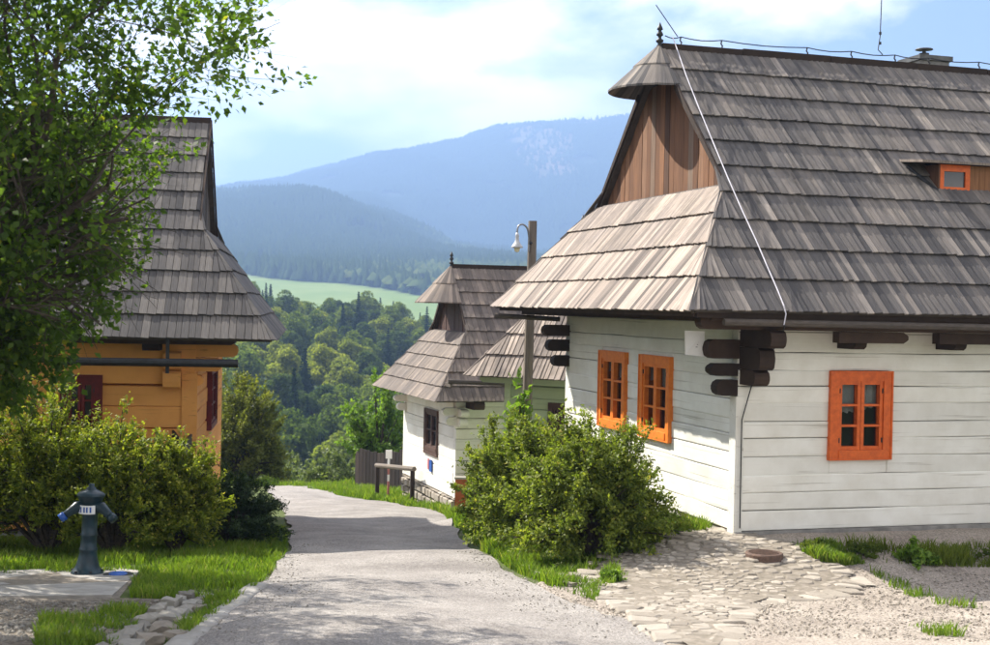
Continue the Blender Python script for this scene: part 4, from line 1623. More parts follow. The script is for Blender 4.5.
def build_kerb():
    line = resample(poly_px([(205, 596), (190, 604), (172, 616), (152, 630), (132, 645), (112, 662)]), 8)
    kerb = None
    mb = MB()
    mb.tube([p + Vector((0, 0, -.02)) for p in line], .05, 6)
    kerb = mb.obj('kerb', MT['mortar'], None, kind='structure')
    kerb['label'] = 'low kerb of rough grey stones along the dirt patch'
    rk = random.Random(4)
    long_line = resample(line, 40)
    k = 0
    while k < 37:
        st = rk.choice((2, 3, 3, 4))
        a, b = long_line[k], long_line[min(k + st, 39)]
        d = (b - a)
        ang = math.atan2(d.y, d.x)
        nx, ny = norm2(-d.y, d.x)
        for side in (-1, 1):
            if side == 1 and rk.random() < .25:
                continue
            c = (a + b) / 2 + Vector((nx, ny, 0)) * side * .085
            v, f = rough_stone((c.x + rk.uniform(-.02, .02), c.y + rk.uniform(-.02, .02), c.z + rk.uniform(-.05, .02)), d.length * rk.uniform(.8, 1.1), rk.uniform(.13, .22), rk.uniform(.14, .22), ang + rk.uniform(-.3, .3), k * 7 + side)
            m = MB(); m.add(v, f); m.obj('stone', MT['stone_grey'], kerb)
        k += st
    # loose stones in the gutter between kerb and road
    for i, (x, y, s) in enumerate(((165, 636, .20), (182, 625, .14), (176, 640, .16), (200, 612, .13), (150, 646, .2), (232, 604, .12), (218, 607, .1))):
        p = G(x, y)
        v, f = rough_stone((p.x, p.y, p.z + s * .22), s * 1.2, s, s * .6, i * 1.3, 40 + i)
        m = MB(); m.add(v, f); m.obj('stone', MT['stone'], kerb)
    # raised concrete lip of the road beside the gutter
    lip_a = poly_px([(258, 588), (222, 615), (183, 645), (165, 662)])
    lip = resample(lip_a, 26)
    m = MB()
    vs_, fs = [], []
    for i, p in enumerate(lip):
        t = lip[min(i + 1, 25)] - lip[max(i - 1, 0)]
        nx, ny = norm2(-t.y, t.x)
        e = random.uniform(-.02, .02)
        for (o, z) in ((-.12 + e, -.05), (-.115 + e, .045), (-.06, .058), (.07, .056), (.11, .03)):
            x, y = p.x - nx * o, p.y - ny * o
            vs_.append((x, y, float(H(x, y)) + z))
    for i in range(25):
        for k in range(4):
            fs.append((i * 5 + k, i * 5 + k + 1, (i + 1) * 5 + k + 1, (i + 1) * 5 + k))
    m.add(vs_, fs)
    m.obj('kerb', MT['concrete'], None, kind='structure', smooth=True)['label'] = 'pale worn edge of the road beside the stone gutter'
    # small rubble along the bank under the big shrub
    rub = MB()
    root = thing('rubble_edging', 'row of small loose stones edging the grass bank under the big shrub', 'edging', G(560, 590))
    for i in range(34):
        t = i / 33
        x = 527 + 90 * t + random.uniform(-7, 7)
        y = 573 + 21 * t + random.uniform(-4, 4)
        p = G(x, y)
        s = random.uniform(.06, .15)
        v, f = rough_stone((p.x, p.y, p.z + s * .15 + .02), s * 1.3, s, s * .6, random.uniform(0, 3), 70 + i)
        m = MB(); m.add(v, f); m.obj('stone', MT['stone'], root)


build_kerb()


def build_slabs():
    root = None
    quads = [[(-70, 577), (62, 570.5), (30, 586), (-70, 590)], [(65, 570.5), (104, 569), (140, 573), (128, 583), (34, 586)], [(-70, 591), (128, 584), (112, 598), (-70, 600)]]
    mb = MB()
    poly = poly_px([(-80, 576), (140, 571), (118, 600), (-80, 603)])
    mb.slab([p + Vector((0, 0, .008)) for p in poly], Vector((0, 0, 1)), .12)
    root = mb.obj('slab_pavement', MT['mortar'], None, kind='structure')
    root['label'] = 'worn concrete slabs around the blue hydrant'
    for q in quads:
        pts = poly_px(q)
        m = MB()
        m.slab([p + Vector((0, 0, .03)) for p in pts], Vector((0, 0, 1)), .08)
        m.obj('slab', MT['concrete'], root)
    p = G(118, 578, .04)
    d = thing('drain_cover', 'small blue drain cover set in the concrete slab', 'cover', p)
    m = MB(); m.lathe([(.10, -.01), (.10, .012), (.085, .02), (.0, .02)], p, 18); m.obj('lid', MT['blue'], d)
    m = MB(); m.lathe([(.16, -.01), (.16, .006), (.0, .006)], p, 20); m.obj('rim', MT['dark_metal'], d)


build_slabs()


# ------------------------------------------------------------------ hydrant, lamp post, fences
def build_hydrant():
    p = G(87, 577)
    p.z += .03
    s = .98
    root = thing('street_hydrant', 'blue cast iron street hydrant with two spouts on the concrete slabs', 'hydrant', p)
    lean = Vector((.035, 0, 1)).normalized()
    mb = MB()
    mb.lathe([(.175, 0), (.175, .03), (.158, .05), (.14, .07), (.125, .10), (.108, .16), (.096, .22), (.092, .26), (.098, .27), (.098, .29), (.089, .30), (.084, .42), (.090, .43), (.090, .45), (.083, .46), (.082, .66), (.10, .68), (.118, .72), (.118, .76), (.095, .78)], p, 24, lean)
    mb.obj('body', MT['hydrant'], root, True)
    top = p + lean * .76
    mb = MB()
    mb.lathe([(.105, 0), (.10, .03), (.125, .06), (.14, .10), (.15, .105), (.15, .125), (.12, .15), (.06, .175), (.05, .18), (.048, .20), (.03, .205), (.028, .24), (.0, .245)], top, 24, lean)
    mb.obj('cap', MT['hydrant'], root, True)
    c = p + lean * .73
    for sx in (-1, 1):
        mb = MB()
        a = c + Vector((sx * .06, -.02, .02)); e = c + Vector((sx * .27, -.10, -.085))
        mid = c + Vector((sx * .14, -.04, .015))
        mb.tube([a, mid, mid.lerp(e, .5), e], [.075, .062, .045, .04], 14)
        arm = mb.obj('spout', MT['hydrant'], root, True)
        d = (e - mid).normalized()
        mb = MB(); mb.tube([e - d * .03, e + d * .035], .05, 14); mb.obj('spout_cap', MT['blue'] if sx < 0 else MT['hydrant'], arm, True)
    mb = MB()
    k = 8
    for i in range(k):
        a0, a1 = -1.15 + 1.75 * i / k, -1.15 + 1.75 * (i + 1) / k
        q = []
        for r_ in (.123, .126):
            for (an, z) in ((a0, -.05), (a1, -.05), (a1, .045), (a0, .045)):
                q.append(c + Vector((math.sin(an + .1) * r_, -math.cos(an + .1) * r_, z)))
        mb.hexa(q)
    pl = mb.obj('plate', MT['paper'], root)
    mb = MB()
    for an in (-.95, -.70, -.35, -.1, .2):
        w = .07
        q = []
        for r_ in (.1265, .1285):
            for (dn, z) in ((-w, -.032), (w, -.032), (w, .028), (-w, .028)):
                q.append(c + Vector((math.sin(an + dn + .1) * r_, -math.cos(an + dn + .1) * r_, z)))
        mb.hexa(q)
    mb.obj('marks', MT['blue'], pl)
    mb = MB()
    for i in range(6):
        an = i * math.pi / 3
        mb.lathe([(.014, 0), (.014, .02), (.0, .022)], p + Vector((math.cos(an) * .165, math.sin(an) * .165, .04)), 6)
    mb.obj('bolts', MT['dark_metal'], root)


build_hydrant()


def build_lamp():
    Y = 23.25
    b = P(528, 420, Y)
    x = b.x
    gz = float(H(x, Y))
    top = P(532.5, 221, Y)
    root = thing('lamp_post', 'grey wooden lamp post with curved arm and bell lamp beside the green house', 'lamp post', (x, Y, gz))
    mb = MB()
    n = 7
    mb.tube([Vector((x - .03, Y, gz - .1)).lerp(top, i / n) + Vector((random.uniform(-.008, .008), 0, 0)) for i in range(n + 1)], [.095 - .018 * i / n for i in range(n + 1)], 10)
    mb.obj('pole', MT['pole'], root)
    a = P(530, 246, Y - .06)
    mb = MB()
    pts = [P(529, 252, Y - .09), P(529, 240, Y - .09), P(527.5, 229, Y - .12), P(523, 224.5, Y - .15), P(518.5, 226, Y - .18), P(517, 233, Y - .2)]
    mb.tube(resample(pts, 22), .016, 8)
    mb.obj('arm', MT['metal'], root, True)
    mb = MB(); mb.tube([P(529, 243, Y - .1), P(533, 243, Y - .02)], .03, 8); mb.obj('clamp', MT['dark_metal'], root)
    c = P(517, 247.5, Y - .2)
    mb = MB()
    mb.lathe([(.10, -.005), (.105, .0), (.09, .03), (.055, .075), (.035, .12), (.03, .19), (.035, .2), (.02, .26), (.0, .262)], c, 18)
    sh = mb.obj('lamp_shade', MT['lampwhite'], root, True)
    mb = MB(); mb.lathe([(.0, -.085), (.035, -.075), (.05, -.04), (.055, .0), (.0, .0)], c, 14); mb.obj('bulb', MT['bulb'], sh, True)


build_lamp()


def build_fences():
    # plank fence beyond the white house
    a, b = G(352, 490), G(409, 493)
    b = Vector((b.x + .3, b.y - .5, 0))
    a = Vector((a.x, a.y + 1.0, 0))
    root = thing('plank_fence', 'dark weathered plank fence beside the road by the small white house', 'fence', (a.x, a.y, float(H(a.x, a.y))))
    n = 17
    d = (b - a)
    ang = math.atan2(d.y, d.x)
    for i in range(n):
        p = a.lerp(b, (i + .5) / n)
        h = 1.14 + random.uniform(-.05, .05)
        z = float(H(p.x, p.y))
        mb = MB()
        w = d.length / n - .018
        mb.box((p.x, p.y + random.uniform(-.01, .01), z + h / 2 + .03), w, .025, h, ang + random.uniform(-.03, .03))
        mb.obj('plank', MT['fence'], root)
    for t in (.02, .5, .98):
        p = a.lerp(b, t)
        z = float(H(p.x, p.y))
        mb = MB(); mb.box((p.x, p.y + .08, z + .5), .10, .10, 1.1, ang); mb.obj('post', MT['fence'], root)
    for hz in (.28, .85):
        mb = MB()
        q0 = Vector((a.x, a.y + .03, float(H(a.x, a.y)) + hz)); q1 = Vector((b.x, b.y + .03, float(H(b.x, b.y)) + hz))
        mb.tube([q0, q1], .03, 6); mb.obj('rail', MT['fence'], root)
    # low rail in front of it
    a, b = G(377, 498), G(412, 504)
    root = thing('hand_rail', 'low round wooden rail on two posts in front of the plank fence', 'railing', (a.x, a.y, a.z))
    for p in (a, b):
        mb = MB(); mb.tube([p - Vector((0, 0, .1)), p + Vector((0, 0, .78))], .055, 8); mb.obj('post', MT['fence'], root)
    d = (b - a).normalized()
    mb = MB(); mb.tube([a + Vector((0, 0, .83)) - d * .1, b + Vector((0, 0, .83)) + d * .12], .058, 8); mb.obj('rail', MT['pole'], root)
    # way-mark post
    p = G(388, 499)
    root = thing('waymark_post', 'thin red and white banded marker post with a small white plate', 'marker post', p)
    for k, (z0, z1, m) in enumerate(((0, .45, 'mark_red'), (.45, .62, 'mark_white'), (.62, .85, 'mark_red'), (.85, 1.02, 'mark_white'))):
        mb = MB(); mb.tube([p + Vector((0, 0, z0)), p + Vector((0, 0, z1))], .028, 8)
        mb.obj('band', MARK[m], root)
    mb = MB(); mb.box((p.x, p.y, p.z + 1.13), .16, .02, .22); mb.obj('plate', MT['paper'], root)
    # rust-coloured gate post and a bit of fence at the corner of the small white house
    p = G(460.5, 514)
    root = thing('gate_post', 'square rust orange gate post at the corner of the small white house', 'post', p)
    mb = MB(); mb.box((p.x, p.y, p.z + .36), .24, .2, .78); mb.obj('post', MT['orange_post'], root)
    mb = MB(); mb.box((p.x, p.y, p.z + .77), .28, .24, .04); mb.obj('post_cap', MT['stone_grey'], root)
    a = Vector((p.x + .2, p.y + .1, 0)); b = Vector((p.x + 1.1, p.y - .15, 0))
    root = thing('picket_fence', 'short grey picket fence between the rust orange post and the shrub', 'fence', (a.x, a.y, float(H(a.x, a.y))))
    for i in range(8):
        q = a.lerp(b, i / 7)
        z = float(H(q.x, q.y))
        mb = MB(); mb.box((q.x, q.y, z + .4), .085, .022, .8 + random.uniform(-.04, .04), -.2); mb.obj('picket', MT['fence'], root)
    for hz in (.2, .62):
        mb = MB(); mb.tube([a + Vector((0, .03, float(H(a.x, a.y)) + hz)), b + Vector((0, .03, float(H(b.x, b.y)) + hz))], .025, 6); mb.obj('rail', MT['fence'], root)


MARK = {'mark_red': simple_mat('faded_red_paint', (.42, .16, .15), rough=.7, bstr=0), 'mark_white': MT['paper']}
build_fences()


# ------------------------------------------------------------------ vegetation
def unit(v):
    return v / np.maximum(np.linalg.norm(v, axis=-1, keepdims=True), 1e-9)


def leaf_quads(pos, size, aspect=.55, along=None, facing=None, loose=.8):
    """four-cornered leaves: along = preferred long axis, facing = preferred normal"""
    n = len(pos)
    a = RNG.normal(size=(n, 3))
    if along is not None:
        a = along + loose * a
    a = unit(a)
    f = RNG.normal(size=(n, 3))
    if facing is not None:
        f = facing + loose * f
    s = unit(np.cross(a, f))
    nn = np.cross(s, a)
    L_ = np.broadcast_to(np.asarray(size, float), (n,))[:, None] * RNG.uniform(.7, 1.3, (n, 1))
    W = L_ * aspect
    p0 = pos - a * L_ * .5
    p2 = pos + a * L_ * .5 - nn * L_ * .08
    p1 = pos + s * W * .5 + nn * L_ * .06 - a * L_ * .05
    p3 = pos - s * W * .5 + nn * L_ * .06 - a * L_ * .05
    v = np.stack([p0, p1, p2, p3], 1).reshape(-1, 3)
    f = np.arange(n * 4).reshape(n, 4)
    return v, f


def rnd4(r):
    return np.repeat(np.clip(r, 0, 1), 4)


def shrub(name, label, cat, base, rx, ry, h, n_leaf, leaf, mat, stems=70, group=None, up=.5, spiky=.25, droop=0.0, low=.12, aspect=.55, seed=1, top_light=.25):
    """many stems from one base, leaves along their outer part: uneven outline with gaps"""
    global RNG
    keep = RNG
    RNG = np.random.default_rng(seed)
    root = thing(name, label, cat, base, group)
    th = RNG.uniform(0, 2 * np.pi, stems)
    el = np.arcsin(np.clip(RNG.uniform(low, 1, stems) ** (1 - up * .5), 0, 1))
    dirs = np.stack([np.cos(th) * np.cos(el) * rx, np.sin(th) * np.cos(el) * ry, np.sin(el) * h], -1)
    ln = RNG.uniform(.72, 1.0 + spiky, stems)
    ln[RNG.random(stems) < .25] *= .8
    tips = dirs * ln[:, None]
    # stems
    mb = MB()
    for i in range(0, stems, 2):
        t = tips[i]
        mid = t * .5 + np.array([0, 0, .10 * h])
        mb.tube([(base[0], base[1], base[2] - .03), (base[0] + mid[0] * .8, base[1] + mid[1] * .8, base[2] + mid[2]), (base[0] + t[0] * .96, base[1] + t[1] * .96, base[2] + t[2] * .96)], [.022 * h, .011 * h, .003 * h], 4, cap=False)
    mb.obj('stems', MT['bark'], root)
    # twigs off the stems, leaves on the twigs
    nt = n_leaf // 9
    k = RNG.integers(0, stems, nt)
    t = RNG.uniform(.38, 1.0, nt) ** .7
    c = tips[k] * t[:, None]
    c[:, 2] += .10 * h * np.sin(np.pi * t)
    tw = unit(tips[k] / np.array([rx, ry, h]) + RNG.normal(size=(nt, 3)) * .7 + np.array([0, 0, .35]))
    if droop:
        tw = unit(tw + np.array([0, 0, -droop]))
    tl = RNG.uniform(.06, .17, nt) * h * (1.1 - .4 * t)
    j = np.repeat(np.arange(nt), 9)
    s = np.tile(np.linspace(.05, 1, 9), nt) + RNG.uniform(-.05, .05, nt * 9)
    pos = c[j] + tw[j] * (tl[j] * s)[:, None] + RNG.normal(size=(nt * 9, 3)) * leaf * .35
    pos[:, 2] = np.maximum(pos[:, 2], .03)
    v, f = leaf_quads(pos, leaf, aspect, along=tw[j] * .9, facing=unit(pos / np.array([rx, ry, h])) * .7 + np.array([0, 0, .75]), loose=.6)
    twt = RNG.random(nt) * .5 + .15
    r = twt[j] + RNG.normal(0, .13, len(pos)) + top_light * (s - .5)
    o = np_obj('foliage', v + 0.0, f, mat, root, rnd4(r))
    RNG = keep
    return root


def ground_at(px, py):
    return tuple(G(px, py))


def xy(x, y, dz=0):
    return (x, y, float(H(x, y)) + dz)


# shrub in front of the gable, its darker neighbour
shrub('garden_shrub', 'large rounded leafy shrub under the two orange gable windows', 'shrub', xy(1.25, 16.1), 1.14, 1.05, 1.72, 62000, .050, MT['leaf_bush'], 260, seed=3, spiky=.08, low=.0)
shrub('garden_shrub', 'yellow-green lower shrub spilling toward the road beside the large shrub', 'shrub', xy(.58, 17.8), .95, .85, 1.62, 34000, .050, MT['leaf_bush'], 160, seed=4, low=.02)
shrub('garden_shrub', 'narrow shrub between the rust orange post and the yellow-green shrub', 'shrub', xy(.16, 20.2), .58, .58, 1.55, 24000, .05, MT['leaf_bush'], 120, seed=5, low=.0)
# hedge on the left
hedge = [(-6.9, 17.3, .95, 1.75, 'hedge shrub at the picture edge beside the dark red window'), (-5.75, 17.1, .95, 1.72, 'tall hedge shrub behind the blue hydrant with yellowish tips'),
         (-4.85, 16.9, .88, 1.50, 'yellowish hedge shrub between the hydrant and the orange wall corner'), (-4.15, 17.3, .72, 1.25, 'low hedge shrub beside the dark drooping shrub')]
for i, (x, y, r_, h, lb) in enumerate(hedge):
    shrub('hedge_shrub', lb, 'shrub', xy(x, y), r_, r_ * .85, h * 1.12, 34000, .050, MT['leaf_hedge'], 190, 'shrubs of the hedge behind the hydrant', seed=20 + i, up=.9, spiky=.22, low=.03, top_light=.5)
shrub('juniper', 'dark drooping shrub at the bend of the road by the orange house', 'shrub', xy(-3.72, 18.9), .78, .72, 1.05, 28000, .055, MT['leaf_dark'], 150, seed=31, spiky=.15, droop=.5, low=.02, aspect=.3)
shrub('round_tree', 'dark green rounded tree behind the orange house at the end of the road', 'tree', xy(-7.95, 42.5, -.1), 1.5, 1.5, 3.7, 40000, .10, MT['leaf_olive'], 170, seed=33, up=.7, spiky=.12, low=.0)
shrub('fruit_tree', 'fresh green young tree rising behind the dark plank fence', 'tree', xy(-3.5, 40.6), 1.3, .9, 2.9, 8000, .12, MT['leaf_fresh'], 60, seed=34, up=.8, spiky=.3, low=.1)
shrub('sapling', 'light green sapling with large leaves climbing beside the lamp post', 'sapling', xy(.42, 22.6), .28, .28, 2.1, 500, .15, MT['leaf_fresh'], 14, seed=35, up=1.6, spiky=.1, low=.5)
wil = [(-5.9, 52, 1.9, 2.4), (-8.6, 57, 2.3, 3.0), (-4.4, 56, 2.0, 2.8), (-7.0, 62, 2.6, 3.4), (-10.6, 60, 2.2, 2.6)]
wl = ['pale willow bush just beyond the end of the road', 'pale willow bush right beside the dark rounded tree', 'pale willow bush behind the plank fence', 'broad pale willow bush standing behind the others below the road', 'low pale willow bush mostly hidden by the dark rounded tree']
for i, (x, y, r_, h) in enumerate(wil):
    shrub('willow_bush', wl[i], 'bush', xy(x, y), r_, r_, h, 9000, .16, MT['leaf_willow'], 80, 'pale bushes below the end of the road', seed=50 + i, up=.6, spiky=.1, low=.0)
# weeds at the foot of the big house
for i, (px, py, r_, h, lf, mt, lb) in enumerate(((915, 566, .27, .24, .065, 'leaf_fresh', 'leafy green weed against the grey plinth under the orange window'), (864, 558, .26, .17, .04, 'leaf_mid', 'low dark weed at the plinth beside the leafy one'),
                                   (812, 553, .16, .16, .035, 'leaf_mid', 'small dark tuft at the plinth by the corner of the paving'), (990, 565, .35, .2, .05, 'leaf_mid', 'dark weed at the plinth by the picture edge'), (612, 585, .14, .14, .05, 'leaf_fresh', 'small broad-leaved weed at the edge of the stone paving'))):
    shrub('weed', lb, 'weed', tuple(G(px, py)), r_, r_, h, 900, lf, MT[mt], 24, 'weeds at the foot of the big house', seed=70 + i, low=.05)
b = FM.pt(3.55, -.25, 0)
shrub('flower_stem', 'pale flowering stem poking into view before the white wall at the picture edge', 'plant', xy(b.x + .55, b.y - .2), .32, .25, .62, 400, .05, MT['leaf_willow'], 16, seed=80, low=.2)


# ---- the big branching tree at the left edge
def build_tree(bx, by, label, aims, seed, n_leaf, xlim, fork_h=2.0):
    global RNG
    RNG = np.random.default_rng(seed)
    rr = random.Random(seed)
    base = Vector(xy(bx, by))
    root = thing('fruit_tree', label, 'tree', base)
    wood = MB()
    tw_pos, tw_dir = [], []

    def branch(p, d, ln, r, depth, grav):
        if depth <= 1 and p.x > xlim(p.z) and rr.random() > .10:
            return
        n = max(3, int(ln / .22))
        pts, rad = [p], [r]
        q = p.copy(); dd = d.normalized()
        for i in range(n):
            dd = (dd + Vector((rr.gauss(0, .13), rr.gauss(0, .13), rr.gauss(0, .10) + grav))).normalized()
            q = q + dd * (ln / n)
            if q.x > xlim(q.z) + .25 and len(pts) > 2:
                break
            pts.append(q.copy()); rad.append(r * (1 - .72 * (i + 1) / n))
        wood.tube(pts, rad, 8 if r > .04 else 5 if r > .012 else 4, cap=False)
        if depth <= 1:
            for i in range(2 if depth else 1, len(pts)):
                tw_pos.append(pts[i]); tw_dir.append((pts[i] - pts[i - 1]).normalized())
        if depth == 0:
            return
        for k in range({4: 7, 3: 7, 2: 6, 1: 5}[depth]):
            t = rr.uniform(.25, 1.0) if k else 1.0
            i = min(len(pts) - 1, max(1, int(t * (len(pts) - 1))))
            ax = (pts[i] - pts[i - 1]).normalized()
            side = Vector((rr.gauss(0, 1), rr.gauss(0, 1), rr.gauss(0, .7)))
            side = (side - ax * side.dot(ax)).normalized()
            nd = (ax * rr.uniform(.5, 1.1) + side * rr.uniform(.5, .95)).normalized()
            branch(pts[i], nd, ln * rr.uniform(.42, .68), rad[i] * rr.uniform(.5, .72), depth - 1, grav * 1.0 - .004)

    tp = [base - Vector((0, 0, .2)), base + Vector((.05, 0, fork_h * .35)), base + Vector((.0, .1, fork_h * .7)), base + Vector((.12, .1, fork_h))]
    wood.tube(tp, [.20, .16, .15, .13], 12)
    fork = tp[-1]
    for (t, r, g) in aims:
        v = Vector(t) - fork
        branch(fork - Vector((0, 0, rr.uniform(0, .5))), v + Vector((0, 0, .35)), v.length * .68, r, 3, g)
    wood.obj('trunk', MT['bark'], root)
    P_ = np.array([tuple(p) for p in tw_pos]); D = np.array([tuple(p) for p in tw_dir])
    lim = np.array([xlim(z) for z in P_[:, 2]])
    keep = (P_[:, 2] > base.z + 1.7) & ((P_[:, 0] < lim) | (RNG.random(len(P_)) < .22))
    P_, D = P_[keep], D[keep]
    m = 14
    cl = np.sin(P_[:, 0] * 4.1 + 1) * np.sin(P_[:, 1] * 3.7) * np.sin(P_[:, 2] * 4.3 + .5)
    sel = RNG.random(len(P_)) < np.clip(.50 + 1.3 * cl, .08, 1)
    P_, D = P_[sel], D[sel]
    j = np.repeat(np.arange(len(P_)), m)
    j = j[RNG.random(len(j)) < min(1.0, n_leaf / len(j))]
    off = RNG.normal(size=(len(j), 3)) * .06
    pos = P_[j] + off
    v, f = leaf_quads(pos, .066, .66, along=D[j] * .6 + unit(off) * .6 + np.array([0, 0, -.2]), facing=np.tile([0, 0, .7], (len(j), 1)), loose=.6)
    yel = RNG.random(len(j))
    r = RNG.normal(.42, .17, len(j))
    r = np.where(yel > .985, .97, np.clip(r, 0, .9))
    np_obj('crown', v - np.array(tuple(base)), f, MT['leaf_tree'], root, rnd4(r))
    print('tree leaves', len(j), 'twigs', len(P_))


AIMS = [((-1.0, 10.4, 4.55), .065, -.006), ((-1.5, 10.6, 4.1), .05, -.002), ((-1.9, 10.4, 4.75), .070, -.004), ((-2.4, 10.9, 4.5), .07, .0), ((-2.5, 9.8, 4.2), .055, .0), ((-2.9, 10.9, 3.6), .055, -.004), ((-3.1, 10.2, 4.6), .05, 0), ((-3.6, 9.9, 3.7), .05, 0), ((-3.9, 10.5, 2.4), .05, -.004),
        ((-3.7, 10.9, 3.1), .05, -.002), ((-4.1, 9.7, 1.6), .04, -.01), ((-3.5, 11.3, 2.6), .05, -.008), ((-3.6, 10.2, 1.5), .05, -.01), ((-3.7, 11.6, 2.0), .045, -.008), ((-3.3, 12.3, 4.2), .05, .0), ((-3.5, 10.8, 5.4), .06, .0),
        ((-5.5, 12.5, 4.6), .06, 0), ((-6.8, 10.2, 4.2), .07, 0), ((-5.2, 8.6, 4.2), .06, 0)]
build_tree(-5.15, 10.6, 'leafy old fruit tree reaching its branches into view from the picture edge', AIMS, 77, 62000,
           lambda z: float(np.interp(z, [0, .8, 1.4, 2.0, 2.6, 3.0, 3.15, 3.4, 4.0, 6], [-3.6, -3.5, -3.3, -3.1, -3.3, -3.0, -2.4, -1.75, -2.0, -2.1])))
A2 = [((-7.6 + 2.3 * math.cos(a) * k, 14.6 + 2.3 * math.sin(a) * k, z), .05, 0.0) for a, k, z in ((.2, 1, 2.2), (1.3, 1, 3.2), (2.4, .9, 2.6), (3.6, .9, 3.4), (4.6, 1, 2.6), (5.6, 1, 3.4), (.8, .6, 4.6), (2.9, .6, 4.8), (5.0, .6, 4.6), (6.1, 1.0, 3.9))]
build_tree(-7.6, 14.6, 'second leafy fruit tree behind the first at the hedge end', A2, 91, 42000, lambda z: -4.4)


# ---- trees of the valley forest: a few crowns and spruces, copied
def crown_mesh(name, seed, rx, h, n, leaf, mat, lobes=22, trunk=.22):
    g = np.random.default_rng(seed)
    global RNG
    RNG = g
    th = g.uniform(0, 2 * np.pi, lobes)
    zz = g.uniform(.18, .93, lobes)
    wid = np.sin(np.pi * np.clip(zz * .92 + .06, 0, 1)) ** .7
    rad = np.sqrt(g.uniform(.15, 1, lobes)) * rx * wid * .78
    c = np.stack([np.cos(th) * rad, np.sin(th) * rad, zz * h], -1)
    lr = g.uniform(.24, .42, lobes) * rx
    per = n // lobes
    k = np.repeat(np.arange(lobes), per)
    d = unit(g.normal(size=(len(k), 3)) + np.array([0, 0, .25]))
    sub = g.normal(size=(lobes, 6, 3)); sub = unit(sub)
    pick = g.integers(0, 6, len(k))
    d = unit(d * .8 + sub[k, pick] * .75)
    rr_ = lr[k] * g.uniform(.55, 1.08, len(k)) ** .5
    pos = c[k] + d * rr_[:, None] * np.array([1, 1, .85])
    v, f = leaf_quads(pos, leaf, .8, facing=d * 1.2 + np.array([0, 0, .4]), loose=.55)
    r = .35 + .3 * g.random(lobes)[k] + g.normal(0, .12, len(k))
    return np_mesh(name, v, f, mat, rnd4(r)), c, lr


def trunk_mesh(h, r, tops, seed):
    mb = MB()
    rr = random.Random(seed)
    mb.tube([(0, 0, -.6), (.02 * h, 0, h * .25), (.0, .02 * h, h * .55), (.01 * h, 0, h * .85)], [r, r * .8, r * .5, r * .12], 7, cap=False)
    for t in tops[:9]:
        z0 = min(t[2] * .55, h * .5)
        mb.tube([(0, 0, z0), (t[0] * .5, t[1] * .5, (z0 + t[2]) / 2 + .1), tuple(t)], [r * .4, r * .25, r * .08], 5, cap=False)
    return np_mesh('trunk', np.array(mb.v), mb.f, MT['bark'], mb.r, mb.l)


def spruce_mesh(seed, h, r, whorls=26):
    g = np.random.default_rng(seed)
    global RNG
    RNG = g
    pos, al, sz = [], [], []
    for w in range(whorls):
        t = w / (whorls - 1)
        z = h * (.06 + .92 * t)
        R_ = r * (1 - t) ** .85 * g.uniform(.85, 1.1) + .08
        nb = int(9 - 4 * t)
        a0 = g.uniform(0, 6.28)
        for b_ in range(nb):
            an = a0 + 2 * np.pi * b_ / nb + g.normal(0, .18)
            L_ = R_ * g.uniform(.75, 1.12)
            m = max(3, int(L_ / .22))
            for q in range(m):
                s = (q + .6) / m
                x = L_ * s
                pos.append((np.cos(an) * x, np.sin(an) * x, z - .34 * x + .10 * x * s + g.normal(0, .05)))
                al.append((np.cos(an), np.sin(an), -.25))
                sz.append(.62 * (1.1 - .45 * s) * (.55 + .5 * (1 - t)))
    pos, al, sz = np.array(pos), np.array(al), np.array(sz)
    pos2 = np.vstack([pos, pos + g.normal(0, .08, pos.shape)])
    al2 = np.vstack([al, al]); sz2 = np.concatenate([sz, sz * .8])
    v, f = leaf_quads(pos2, sz2 * 1.7, .75, along=al2 * .9 + np.array([0, 0, -.35]), facing=al2 * .6 + np.array([0, 0, .5]), loose=.7)
    rd = g.uniform(.2, .8, len(pos2))
    return np_mesh('needles', v, f, MT['needle'], rnd4(rd))


